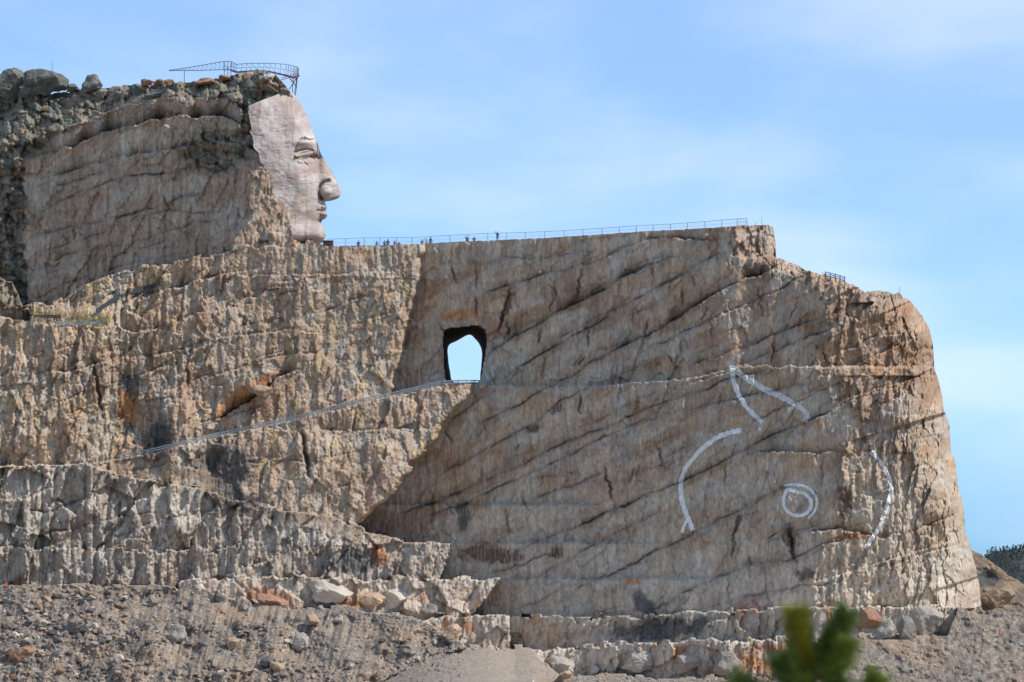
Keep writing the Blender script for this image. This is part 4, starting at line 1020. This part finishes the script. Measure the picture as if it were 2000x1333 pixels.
ribbon('painted_line', [(1537, 956), (1530, 975), (1531, 992), (1545, 1006), (1566, 1009), (1582, 998), (1585, 978), (1573, 964), (1556, 960)], 7, 'inner white ring painted on the wall', M_PAINT, closed=True)
ribbon('painted_line', [(1532, 949), (1552, 946), (1573, 950), (1591, 963), (1597, 982), (1592, 1000), (1578, 1014)], 5, 'outer white arc hugging the upper right of the painted ring', M_PAINT)
ribbon('painted_line', [(1700, 881), (1718, 900), (1731, 920), (1741, 945), (1739, 968), (1731, 995), (1718, 1030), (1700, 1056), (1690, 1072)], 8, 'curved white line on the sunlit rock at right', M_PAINT, off=.30)
ribbon('painted_spot', [(1551, 979), (1558, 980)], 6, 'white spot in the middle of the painted ring', M_PAINT, 'painted mark')
ribbon('painted_spot', [(1480, 838), (1487, 839)], 6, 'small white spot under the left ear stroke', M_PAINT, 'painted mark')
M_RED = plain('red_marking_paint', (0.50, 0.13, 0.11), .8)
ribbon('painted_mark', [(1472, 1170), (1477, 1181), (1485, 1190)], 3, 'taller red mark above the lower bench left of the pine', M_RED, 'painted mark')
ribbon('painted_mark', [(1462, 1178), (1455, 1187), (1448, 1197)], 2.5, 'fainter red mark slanting down to the bench left of the pine', M_RED, 'painted mark')
# small round plates fixed to the wall
M_PLATE = plain('pale_plate', (0.50, 0.56, 0.64), .5)
for px, py, lb in ((872, 541, 'small round pale plate on the wall above the tunnel'), (1055, 531, 'small round pale plate on the shaded wall right of the tunnel'), (1191, 503, 'small round pale plate highest on the shaded wall'), (716, 555, 'small round pale plate on the sunlit wall under the fence')):
    bm = bmesh.new(); bmesh.ops.create_cone(bm, cap_ends=True, segments=14, radius1=.26, radius2=.22, depth=.14, matrix=Matrix.Rotation(math.pi/2, 4, 'X'))
    bmesh.ops.create_cone(bm, cap_ends=True, segments=8, radius1=.07, radius2=.07, depth=.5, matrix=Matrix.Translation((0, .25, 0)) @ Matrix.Rotation(math.pi/2, 4, 'X'))
    o = obj('wall_plate', bm, M_PLATE); o.location = on(px, py, -.22); tag(o, lb, 'plate')

# ------------------------------------------------------------------ fence along the crest
root = empty('chain_link_fence', at(640, 481, dep(640, 486)+1.3)); tag(root, 'thin wire fence with dark posts along the top of the long wall', 'fence')
FT = [(636, 468), (700, 465), (805, 464), (880, 460), (955, 456), (1040, 454), (1102, 451), (1180, 446), (1245, 441), (1310, 438), (1380, 433), (1410, 430), (1459, 427)]
posts = [640, 675, 712, 742, 775, 805, 842, 879, 916, 953, 990, 1027, 1064, 1102, 1139, 1176, 1210, 1243, 1276, 1310, 1343, 1377, 1410, 1440, 1459]
inv = -root.location
pt = []
def crest(px): k = int(np.argmin(np.abs(cols-px))); return float(D[0, k])
for px in posts:
    dd = crest(px)+1.5
    pt.append((at(px, ip(px, FT), dd), at(px, top_at(px), crest(px))))
rail = bmesh.new(); wire = bmesh.new(); low_ = bmesh.new()
for k, (a, b) in enumerate(pt):
    bm = bmesh.new(); zb = b.z-float(DROP(posts[k]))-.1
    foot = Vector((a.x, a.y, zb)); tube(bm, [foot+inv, a+inv], .045, 6); obj('post', bm, M_DSTEEL, root)
    if k:
        a0 = pt[k-1][0]; tube(rail, [a0+inv, a+inv], .032, 5)
        z0 = pt[k-1][1].z-.02; f0 = Vector((a0.x, a0.y, z0)); f1 = Vector((a.x, a.y, b.z-.02))
        n = 14
        for q in range(n):
            for s in (0, 1):
                p = a0.lerp(a, q/n) if s else f0.lerp(f1, q/n); p2 = f0.lerp(f1, min(1, (q+3)/n)) if s else a0.lerp(a, min(1, (q+3)/n))
                bar(wire, p+inv, p2+inv, .006)
        tube(low_, [f0.lerp(a0, .5)+inv, f1.lerp(a, .5)+inv], .012, 4)
obj('top_rail', rail, M_DSTEEL, root); obj('wire_mesh', wire, M_STEEL, root); obj('middle_wire', low_, M_STEEL, root)
e0 = pt[-1]; bm = bmesh.new()
endp = at(1440, 440, crest(1440)+7)
for h in (0, .5, 1): bar(bm, e0[0].lerp(e0[1], h)+inv, endp+Vector((0, 0, 1.1*(1-h)))+inv, .04)
obj('end_panel', bm, M_DSTEEL, root)
# thin masts
for px, y0, y1, lb in ((102, 118, 134, 'thin mast standing on the largest summit boulder'), (1488, 425, 440, 'thin mast on the pillar at the end of the long wall'), (1476, 433, 441, 'short post on the pillar between fence end and mast'), (1757, 560, 574, 'thin mast on the rounded top of the right end'), (1607, 530, 537, 'short post beside the small railing on the right shoulder')):
    dd = (dep(px, 200)-.6 if px == 102 else crest(px)+.8); p0 = at(px, y0, dd); p1 = at(px, y1+2, dd); bm = bmesh.new()
    tube(bm, [p1-p1, p0-p1], [.05, .03], 6); bmesh.ops.create_cone(bm, cap_ends=True, segments=8, radius1=.1, radius2=.07, depth=.12, matrix=Matrix.Translation((0, 0, .06)))
    o = obj('mast', bm, M_DSTEEL); o.location = p1; tag(o, lb, 'mast')

# ------------------------------------------------------------------ guard rails
def guard_rail(path, label, step=22, hgt=.95, mat=M_STEEL, post=M_DSTEEL, off=.5, beams=(.35, .72), bw=.22, fixed=None):
    P = [Vector((a, b, 0)) for a, b in path]; S = [0]
    for a, b in zip(P, P[1:]): S.append(S[-1]+(b-a).length)
    n = max(2, int(round(S[-1]/step))+1); xs = np.linspace(0, S[-1], n)
    qx = np.interp(xs, S, [p.x for p in P]); qy = np.interp(xs, S, [p.y for p in P])
    base = []
    for x, y in zip(qx, qy):
        dd = fixed if fixed else min(dep(x+o_, y+q) for q in (3, 6, 9) for o_ in (-6, 0, 6))+off
        base.append(at(x, y, dd))
    for i in range(1, n-1): base[i].y = .5*base[i].y+.25*(base[i-1].y+base[i+1].y)
    base = [at(qx[i], qy[i], base[i].y) for i in range(n)]
    rt = empty('guard_rail', base[0]); tag(rt, label, 'guard rail'); iv = -base[0]
    for p in base:
        bm = bmesh.new(); bar(bm, p+iv-Vector((0, 0, .6)), p+iv+Vector((0, 0, hgt)), .14); obj('post', bm, post, rt)
    for h in beams:
        bm = bmesh.new()
        for a, b in zip(base, base[1:]):
            sh_ = Vector((0, -.11, h))
            bar(bm, a+iv+sh_, b+iv+sh_, .05, bw*.55); bar(bm, a+iv+sh_+Vector((0, -.03, bw*.35)), b+iv+sh_+Vector((0, -.03, bw*.35)), .04, bw*.3); bar(bm, a+iv+sh_+Vector((0, -.03, -bw*.35)), b+iv+sh_+Vector((0, -.03, -bw*.35)), .04, bw*.3)
        obj('beam', bm, mat, rt)
    return rt
guard_rail([(232, 900), (330, 878), (420, 856), (520, 835), (600, 816), (700, 790), (800, 768), (862, 753)], 'long grey guard rail climbing the ramp across the sunlit wall')
guard_rail([(864, 753), (905, 752), (958, 752)], 'short level guard rail across the foot of the tunnel', step=17, hgt=.9)
M_BLUE = plain('bluish_pipe', (0.035, 0.045, 0.055), .6)
guard_rail([(188, 613), (210, 598), (235, 582), (262, 574), (285, 568), (306, 562)], 'dark bluish rail on the sloping shelf below the head block', step=12, mat=M_BLUE, hgt=.8, beams=(.2, .45, .7))
guard_rail([(68, 622), (92, 622), (118, 623)], 'short dark rail on the grassy shelf, left of the other level rail', step=14, mat=M_BLUE, hgt=.6, beams=(.2, .45))
guard_rail([(108, 636), (150, 637), (200, 635)], 'level grey rail at the lip of the grassy shelf', step=14, mat=M_STEEL, hgt=.7, beams=(.25, .55))
guard_rail([(1612, 541), (1630, 545), (1650, 551)], 'small dark railing on the right shoulder of the mountain', step=9, mat=M_DSTEEL, hgt=.9, beams=(.2, .5, .8), bw=.12, off=.2)
# rope hanging beside the tunnel
pr = [at(a, b, min(dep(a, b), dep(a-3, b), dep(a+3, b))-.5) for a, b in ((811, 690), (814, 703), (817, 718), (820, 733), (823, 750))]
bm = bmesh.new(); tube(bm, [p-pr[-1] for p in pr], .05, 6)
o = obj('rope', bm, plain('pale_rope', (.42, .36, .28), .9)); o.location = pr[-1]; tag(o, 'thin pale rope hanging down the shaded wall left of the tunnel', 'rope')
# dry grass on the shelf
bm = bmesh.new()
for k in range(1500):
    px = random.uniform(60, 215); py = random.gauss(ip(px, [(60, 612), (130, 622), (215, 628)]), 8)
    p = on(px, py, -.15); h = random.uniform(.2, .5); a = Vector((random.uniform(-.15, .15), random.uniform(-.1, .1), h)); s = Vector((random.uniform(.04, .1), 0, 0))
    vs = [bm.verts.new(p-s), bm.verts.new(p+s), bm.verts.new(p+a)]; bm.faces.new(vs)
M_GRASS = plain('dry_grass', (0.34, 0.27, 0.12), .9)
o = obj('dry_grass', bm, M_GRASS); tag(o, 'dry yellow grass on the shelf at left', 'grass', kind='stuff')

# ------------------------------------------------------------------ steel boom and walkway on the summit
wd = 622.0
root = empty('summit_walkway', at(500, 150, wd)); tag(root, 'dark steel truss walkway with a long boom curving around the top of the carved head', 'walkway'); iv = -root.location
def AW(px, py, dd=0.0): return at(px, py, wd+dd)+iv
bm = bmesh.new()      # the boom pointing left
topc_ = [(330, 137.5), (345, 136), (375, 131), (405, 126), (433, 121), (450, 120)]
botc_ = [(330, 138.5), (360, 138), (390, 138), (420, 137), (450, 136)]
for a, b in zip(topc_, topc_[1:]): bar(bm, AW(*a), AW(*b), .10)
for a, b in zip(botc_, botc_[1:]): bar(bm, AW(*a), AW(*b), .11)
xs = np.linspace(345, 445, 13)
for i, (x, x2) in enumerate(zip(xs, xs[1:])):
    yt = ip(x, topc_); yb = ip(x2, botc_); bar(bm, AW(x, yt), AW(x2, yb), .045); bar(bm, AW(x2, ip(x2, topc_)), AW(x2, yb), .045)
obj('boom', bm, M_DSTEEL, root)
bm = bmesh.new()
bm2 = bmesh.new(); tube(bm2, [AW(360, 137), AW(360, 170)], .07, 6); obj('boom_post', bm2, M_DSTEEL, root)
for x, y0, y1 in ((438, 120, 152), (445, 121, 152), (451, 120, 150)): tube(bm, [AW(x, y0), AW(x, y1+4)], .07, 6)
bar(bm, AW(438, 128), AW(451, 140), .07); bar(bm, AW(451, 128), AW(438, 140), .07)
obj('boom_support', bm, M_DSTEEL, root)
arc = [(452, 121, 3, 137), (462, 126, 0, 141), (492, 124, -3, 139), (527, 124, -5, 140), (558, 126, -5, 147), (573, 129, -3, 152), (581, 131, 0, 150), (583, 135, 3, 148)]
bm = bmesh.new(); bm2 = bmesh.new(); bm3 = bmesh.new()
for (a, y, q, yb), (a2, y2, q2, yb2) in zip(arc, arc[1:]):
    bar(bm, AW(a, y, q), AW(a2, y2, q2), .09); bar(bm, AW(a, (y+yb)/2, q), AW(a2, (y2+yb2)/2, q2), .05)
    bar(bm3, AW(a, yb, q), AW(a2, yb2, q2), .5, .14); bar(bm3, AW(a, yb+2, q-1), AW(a2, yb2+2, q2-1), .1)
    n = 3
    for k in range(n):
        f = k/n; f2 = (k+1)/n
        L_ = lambda s, t, ff: s+(t-s)*ff
        bar(bm2, AW(L_(a, a2, f), L_(y, y2, f), L_(q, q2, f)), AW(L_(a, a2, f2), L_(yb, yb2, f2), L_(q, q2, f2)), .04)
        bar(bm2, AW(L_(a, a2, f), L_(y, y2, f), L_(q, q2, f)), AW(L_(a, a2, f), L_(yb, yb2, f), L_(q, q2, f)), .05)
obj('hand_rail', bm, M_DSTEEL, root); obj('rail_post', bm2, M_DSTEEL, root); obj('deck', bm3, M_RUSTST, root)
bm = bmesh.new()
for a, b in (((583, 134, 3), (577, 187, 0)), ((580, 150, 0), (575, 184, 0)), ((573, 152, -3), (571, 181, 0)), ((566, 154, -3), (580, 170, 1)), ((581, 150, 1), (565, 175, 0)), ((548, 157, -3), (584, 147, 0)), ((550, 153, -3), (584, 143, 0))): bar(bm, AW(*a), AW(*b), .12)
obj('brace', bm, M_RUSTST, root)
# white barrels
for i, (px, py) in enumerate(((519, 148.5), (525.5, 148), (532, 148.5))):
    bm = bmesh.new(); hL = .55
    pr = [(-hL, .02), (-hL, .29), (-hL*.66, .315), (-hL*.6, .30), (0, .31), (hL*.6, .30), (hL*.66, .315), (hL, .29), (hL, .02)]
    rg = [[bm.verts.new((r*math.cos(t*math.pi/7), z, r*math.sin(t*math.pi/7))) for t in range(14)] for z, r in pr]
    for a, b in zip(rg, rg[1:]):
        for t in range(14): bm.faces.new((a[t], a[(t+1) % 14], b[(t+1) % 14], b[t]))
    bm.faces.new(rg[0]); bm.faces.new(rg[-1][::-1])
    o = obj('barrel', bm, M_WHITE); o.location = at(px, py, dep(px, 156)-.9); tag(o, ('leftmost', 'middle', 'rightmost')[i]+' of three white barrels lying under the walkway on the summit', 'barrel')
# plank stair below the barrels
bm = bmesh.new(); bm2 = []
root = empty('wooden_stairs', on(524, 170, -.3)); tag(root, 'short dark wooden stairs on the rock above the carved forehead', 'stairs'); iv = -root.location
st0 = on(523, 167, -.5)+iv; st1 = on(545, 182, -.5)+iv
bm = bmesh.new(); bar(bm, st0, st1, .08, .2); bar(bm, st0+Vector((0, -.8, 0)), st1+Vector((0, -.8, 0)), .08, .2); obj('stringer', bm, M_WOOD, root)
for k in range(7):
    p = st0.lerp(st1, (k+.5)/7); bm = bmesh.new(); bar(bm, p+Vector((0, .05, .1)), p+Vector((0, -.85, .1)), .26, .05); obj('tread', bm, M_WOOD, root)

# machine left on the ledge by the jaw
root = empty('drill_rig', on(516, 476, -.3)); tag(root, 'small dark grey machine parked on the ledge below the carved jaw', 'machine')
M_GREYM = plain('grey_machine_paint', (0.14, 0.145, 0.16), .5); M_TYRE = plain('rubber', (0.03, 0.03, 0.03), .9)
bm = bmesh.new(); bar(bm, (-.7, 0, .75), (.6, 0, .75), .8, .6); bmesh.ops.bevel(bm, geom=bm.edges[:], offset=.08, segments=1, affect='EDGES'); obj('body', bm, M_GREYM, root)
bm = bmesh.new(); bar(bm, (-.1, -.1, 1.0), (-.55, -.1, 2.1), .14); bar(bm, (-.55, -.1, 2.1), (.9, -.1, 1.75), .12); obj('mast_arm', bm, M_GREYM, root)
for x in (-.5, .45):
    for y in (-.45, .45):
        bm = bmesh.new(); bmesh.ops.create_cone(bm, cap_ends=True, segments=12, radius1=.32, radius2=.32, depth=.22, matrix=Matrix.Translation((x, y, .32)) @ Matrix.Rotation(math.pi/2, 4, 'X')); obj('wheel', bm, M_TYRE, root)

# container beside the chin
root = empty('storage_box', at(641, 482, crest(648)+1.6)); tag(root, 'low rusty red steel box on the ledge beside the carved chin', 'storage box')
M_REDB = plain('red_brown_paint', (0.13, 0.045, 0.035), .7, var=.35); M_DKB = plain('dark_brown_paint', (0.06, 0.035, 0.03), .8)
bm = bmesh.new(); bar(bm, (-.9, 0, .5), (.25, 0, .5), 1.0, .95); bmesh.ops.bevel(bm, geom=bm.edges[:], offset=.04, segments=1, affect='EDGES'); obj('body', bm, M_DKB, root)
bm = bmesh.new(); bar(bm, (.252, 0, .5), (.9, 0, .5), 1.02, .9); bmesh.ops.bevel(bm, geom=bm.edges[:], offset=.04, segments=1, affect='EDGES'); obj('door', bm, M_REDB, root)
bm = bmesh.new(); bar(bm, (-.95, 0, 1.0), (.95, 0, 1.0), 1.1, .07); obj('lid', bm, M_REDB, root)

# ------------------------------------------------------------------ tarps and cones
def tarp(px, py, wpx, colr, label):
    m = plain('tarp_cloth', colr, .7); bm = bmesh.new(); s = K*570; p = on(px, py, -.4); n = 9
    g_ = [[bm.verts.new(((i/(n-1)-.5)*wpx*s, (j/3-.5)*1.2, .12+.35*float(vn(np.array([i*.9+px]), np.array([j*.8]), 441)[0])*(1-abs(i/(n-1)-.5)))) for i in range(n)] for j in range(4)]
    for a, b in zip(g_, g_[1:]):
        for i in range(n-1): bm.faces.new((a[i], a[i+1], b[i+1], b[i]))
    bmesh.ops.solidify(bm, geom=bm.faces[:], thickness=.04)
    o = obj('tarp', bm, m); o.location = p; tag(o, label, 'tarp')
tarp(428, 1128, 30, (.03, .10, .10), 'dark teal tarp crumpled on the upper pale bench, left one')
tarp(581, 1130, 16, (.05, .20, .26), 'small blue tarp on the upper pale bench')
M_CONE = plain('orange_plastic', (0.62, 0.11, 0.05), .6)
for px, py, lb in ((1953, 1238, 'tiny orange cone on the dirt bank at right'), (12, 1146, 'tiny orange cone at the foot of the grey bench at the left edge')):
    bm = bmesh.new(); bmesh.ops.create_cone(bm, cap_ends=True, segments=12, radius1=.22, radius2=.04, depth=.85, matrix=Matrix.Translation((0, 0, .45))); bar(bm, (-.3, 0, .025), (.3, 0, .025), .6, .05)
    o = obj('traffic_cone', bm, M_CONE); o.location = at(px, py, 548.5) if px > 1900 else on(px, py, -.3); tag(o, lb, 'cone')

# ------------------------------------------------------------------ people on the crest
M_SKIN = plain('skin', (0.45, 0.27, 0.20), .6); M_HAIR = plain('hair', (0.04, 0.03, 0.025), .8)
CL = {'black': (.025, .025, .03), 'navy': (.03, .04, .08), 'grey': (.14, .14, .15), 'red': (.42, .05, .05), 'pale': (.42, .42, .45), 'pink': (.5, .25, .25), 'blue': (.07, .11, .2), 'green': (.08, .10, .07)}
CLM = {k: plain(k+'_cloth', c_, .9) for k, c_ in CL.items()}
def person(px, top, pants, shirt, pose, lab, drop=None, face_r=0.0, h=1.75, hat=None):
    dd = crest(px)+2.6
    J = {}; E = []
    def j(n, p, r): J[n] = (p, r)
    j('pel', (0, 0, .96), .15); j('wst', (0, .01, 1.12), .135); j('chs', (0, .01, 1.34), .16); j('nck', (0, 0, 1.50), .065); j('hd0', (0, -.02, 1.58), .085); j('hd1', (0, -.015, 1.70), .10); j('hd2', (0, 0, 1.76), .06)
    E += [('pel', 'wst'), ('wst', 'chs'), ('chs', 'nck'), ('nck', 'hd0'), ('hd0', 'hd1'), ('hd1', 'hd2')]
    for s, c in ((-1, 'l'), (1, 'r')):
        step = .12*s if pose == 'walk' else 0
        j('hp'+c, (.10*s, 0, .90), .11); j('kn'+c, (.12*s, -.02-step*.6, .50), .075); j('an'+c, (.13*s, .03-step, .09), .05); j('to'+c, (.14*s, -.15-step, .045), .045)
        E += [('pel', 'hp'+c), ('hp'+c, 'kn'+c), ('kn'+c, 'an'+c), ('an'+c, 'to'+c)]
        j('sh'+c, (.20*s, .01, 1.42), .075)
        up = (pose == 'raise' and s < 0) or pose == 'photo'
        if up: j('el'+c, (.36*s, -.12, 1.52), .05); j('wr'+c, (.34*s if pose == 'raise' else .16*s, -.26, 1.80 if pose == 'raise' else 1.66), .036); j('hn'+c, (.33*s if pose == 'raise' else .10*s, -.30, 1.92 if pose == 'raise' else 1.70), .04)
        elif pose == 'akimbo': j('el'+c, (.42*s, .06, 1.18), .05); j('wr'+c, (.20*s, -.06, 1.04), .038); j('hn'+c, (.15*s, -.10, 1.02), .04)
        else: j('el'+c, (.28*s, .03, 1.14), .05); j('wr'+c, (.29*s, -.06, .90), .036); j('hn'+c, (.28*s, -.10, .80), .04)
        E += [('chs', 'sh'+c), ('sh'+c, 'el'+c), ('el'+c, 'wr'+c), ('wr'+c, 'hn'+c)]
    names = list(J); me = bpy.data.meshes.new('tmp'); me.from_pydata([J[n][0] for n in names], [(names.index(a), names.index(b)) for a, b in E], [])
    tmp = bpy.data.objects.new('tmp', me); C.objects.link(tmp)
    sk = tmp.modifiers.new('s', 'SKIN'); sk.use_smooth_shade = True
    for i, n in enumerate(names): me.skin_vertices[0].data[i].radius = (J[n][1], J[n][1])
    me.skin_vertices[0].data[0].use_root = True
    tmp.modifiers.new('d', 'SUBSURF').levels = 1
    dg = bpy.context.evaluated_depsgraph_get(); ev = tmp.evaluated_get(dg); body = bpy.data.meshes.new_from_object(ev)
    bpy.data.objects.remove(tmp); body.name = 'person'
    body.materials.clear()
    for m_ in (CLM[pants], CLM[shirt], M_SKIN, M_TYRE): body.materials.append(m_)
    hands = [J['hnl'][0], J['hnr'][0]]
    for p in body.polygons:
        c_ = p.center
        mi = 3 if c_.z < .1 else (0 if c_.z < .98 else (1 if c_.z < 1.50 else 2))
        if abs(c_.x) > .13 and .6 < c_.z: mi = 1
        if any((c_-Vector(q)).length < .10 for q in hands): mi = 2
        p.material_index = mi
    o = bpy.data.objects.new('person', body); C.objects.link(o); sc_ = h/1.8
    o.scale = (sc_, sc_, sc_); o.rotation_euler = (0, 0, face_r)
    zb = at(px, top_at(px), crest(px)).z - (float(DROP(px)) if drop is None else drop)
    o.location = (at(px, top_at(px), dd).x, dd, zb)
    tag(o, lab, 'person')
    bm = bmesh.new(); bmesh.ops.create_uvsphere(bm, u_segments=10, v_segments=6, radius=.112, matrix=Matrix.Translation((0, .015, 1.715)) @ Matrix.Diagonal((1, 1.08, .9, 1)))
    for v_ in [v_ for v_ in bm.verts if v_.co.z < 1.69 and v_.co.y < .03]: bm.verts.remove(v_)
    obj('hair' if not hat else 'cap', bm, M_HAIR if not hat else CLM[hat], o)
    return o
person(700, 472, 'navy', 'black', 'stand', 'person in black near the fence, first to the right of the red box')
person(736, 472, 'black', 'grey', 'stand', 'person in grey standing alone left of the close group at the fence', h=1.62)
person(751, 470, 'navy', 'green', 'stand', 'person in dark green, left one of a pair at the fence', h=1.7)
person(757.5, 467, 'black', 'navy', 'stand', 'tall person in navy, right one of a pair at the fence', h=1.9)
person(771, 471, 'blue', 'red', 'stand', 'person in a red jacket at the fence', h=1.7)
person(779, 476, 'black', 'black', 'akimbo', 'short person in black just right of the red jacket', h=1.38)
person(824.5, 468, 'navy', 'grey', 'akimbo', 'person in grey, left of the group of three at the fence', h=1.68)
person(833, 465, 'blue', 'pale', 'raise', 'person in a pale jacket in the middle of the group of three', h=1.76)
person(841, 462, 'black', 'navy', 'stand', 'person in navy, right of the group of three and tallest of it', h=1.92)
person(912, 460, 'black', 'black', 'raise', 'person in black with one raised arm left of the person with hands on hips', h=1.75)
person(926, 461, 'black', 'black', 'akimbo', 'person in black with hands on hips near the middle of the fence', h=1.62, hat='pink')
person(971.5, 450, 'black', 'navy', 'raise', 'lone full length dark figure raising one arm on the crest', h=1.78, drop=0.02)

# ------------------------------------------------------------------ pine in the foreground
PD = 17.0
M_NEED = bpy.data.materials.new('pine_needles'); M_NEED.use_nodes = True
t = M_NEED.node_tree; b = t.nodes['Principled BSDF']; b.inputs['Roughness'].default_value = .55
at_ = t.nodes.new('ShaderNodeAttribute'); at_.attribute_name = 'mineral'; t.links.new(at_.outputs['Color'], b.inputs['Base Color'])
tr = t.nodes.new('ShaderNodeBsdfTranslucent'); t.links.new(at_.outputs['Color'], tr.inputs[0]); ms = t.nodes.new('ShaderNodeMixShader'); ms.inputs[0].default_value = .3
t.links.new(b.outputs[0], ms.inputs[1]); t.links.new(tr.outputs[0], ms.inputs[2]); t.links.new(ms.outputs[0], t.nodes['Material Output'].inputs[0])
M_BARK = plain('pine_bark', (0.06, 0.045, 0.035), .9, scale=30)
tb_ = at(1590, 1345, PD); gy = gz(PD)
pine = empty('pine_tree', (tb_.x, PD, gy)); tag(pine, 'blurred green pine top close to the camera at the bottom edge', 'tree'); iv = -pine.location
bm = bmesh.new(); tube(bm, [Vector((0, 0, -.1)), Vector((.02, 0, (tb_.z-gy)*.6)), tb_+iv, at(1588, 1312, PD)+iv], [.055, .04, .014, .009], 8); obj('trunk', bm, M_BARK, pine)
nv = []; nf = []; nc = []
def shoot(pts, rpx, n, tone, nl=30, dz=0.0):
    """pts: branch axis in photo px; needles bristle around it"""
    P = [at(a, b, PD+dz) for a, b in pts]
    bm = bmesh.new(); tube(bm, [p+iv for p in P], [.007]*(len(P)-1)+[.003], 6); obj('branch', bm, M_BARK, pine)
    S = np.linspace(0, 1, len(P)); s1 = K*PD
    for _ in range(n):
        f = random.random()**.8; p = Vector([float(np.interp(f, S, [q[k] for q in P])) for k in range(3)])
        i = min(int(f*(len(P)-1)), len(P)-2); ax = (P[i+1]-P[i]).normalized()
        r = Vector((random.gauss(0, 1), random.gauss(0, 1), random.gauss(0, 1))); r = (r-ax*r.dot(ax)).normalized()
        dr = (r*random.uniform(.5, 1.0)+ax*random.uniform(.35, 1.0)).normalized()
        ln = rpx*s1*random.uniform(.8, 1.25); w_ = dr.cross(Vector((random.gauss(0, 1), random.gauss(0, 1), random.gauss(0, 1)))).normalized()*.0019
        mid_ = p+dr*ln*.55; end = p+dr*ln+Vector((0, 0, -.06*ln))
        k = len(nv); nv.extend([p+iv-w_, p+iv+w_, mid_+iv+w_, mid_+iv-w_, end+iv]); nf.extend([(k, k+1, k+2, k+3), (k+3, k+2, k+4)])
        g_ = random.uniform(.7, 1.3); nc.extend([(tone[0]*g_, tone[1]*g_, tone[2]*g_, 1)]*5)
G1 = (.19, .25, .04); G2 = (.12, .18, .04); G3 = (.25, .25, .03)
shoot([(1585, 1318), (1572, 1282), (1560, 1245), (1555, 1200)], 42, 1900, G3)
shoot([(1572, 1285), (1568, 1258), (1572, 1228)], 30, 500, G2, dz=.05)
shoot([(1588, 1312), (1605, 1282), (1630, 1245), (1652, 1202)], 42, 1900, G2)
shoot([(1605, 1282), (1612, 1262), (1624, 1238)], 28, 500, G2, dz=.06)
shoot([(1590, 1330), (1620, 1312), (1642, 1290), (1652, 1262)], 40, 1500, G1, dz=-.05)
shoot([(1588, 1345), (1560, 1335), (1540, 1315), (1530, 1292)], 44, 1700, G2, dz=-.03)
shoot([(1580, 1330), (1556, 1310), (1546, 1285)], 30, 500, G1, dz=.04)
shoot([(1590, 1385), (1520, 1368), (1470, 1346), (1440, 1328)], 40, 1200, G2)
shoot([(1590, 1385), (1480, 1375), (1420, 1352)], 34, 700, G1, dz=.05)
shoot([(1590, 1385), (1650, 1370), (1695, 1346), (1710, 1328)], 38, 1200, G1)
shoot([(1590, 1365), (1620, 1352), (1640, 1330)], 34, 900, G2, dz=-.06)
shoot([(1590, 1365), (1580, 1350), (1574, 1335)], 34, 800, G1, dz=-.04)
for k in range(26):      # the lower branches, below the frame
    z = random.uniform(.5, tb_.z-gy-.15); a = random.uniform(0, 6.28); ln = .25+(tb_.z-gy-z)*.42
    bz = pine.location+Vector((0, 0, z)); q = [bz, bz+Vector((math.cos(a)*ln*.6, math.sin(a)*ln*.6, .05)), bz+Vector((math.cos(a)*ln, math.sin(a)*ln, .2*ln+.05))]
    pts = [(p.x/(K*p.y)+1000, HOR-p.z/(K*p.y)) for p in q]
    P0 = PD; PD_save = PD
    bm = bmesh.new(); tube(bm, [p+iv for p in q], [.01, .007, .003], 5); obj('branch', bm, M_BARK, pine)
    for _ in range(260):
        f = random.uniform(.3, 1); p = q[1].lerp(q[2], (f-.3)/.7); ax = (q[2]-q[0]).normalized()
        r = Vector((random.gauss(0, 1), random.gauss(0, 1), random.gauss(0, 1))).normalized(); dr = (r+ax*.6).normalized(); l_ = random.uniform(.07, .11)
        w_ = dr.cross(Vector((.3, .5, .8))).normalized()*.002; kk = len(nv)
        nv.extend([p+iv-w_, p+iv+w_, p+dr*l_+iv]); nf.append((kk, kk+1, kk+2)); nc.extend([(*G2, 1)]*3)
me = bpy.data.meshes.new('needles'); me.from_pydata([tuple(x) for x in nv], [], nf); a_ = me.attributes.new('mineral', 'FLOAT_COLOR', 'POINT'); a_.data.foreach_set('color', np.array(nc, np.float32).ravel())
me.materials.append(M_NEED); o = bpy.data.objects.new('needles', me); C.objects.link(o); o.parent = pine; o['kind'] = 'stuff'
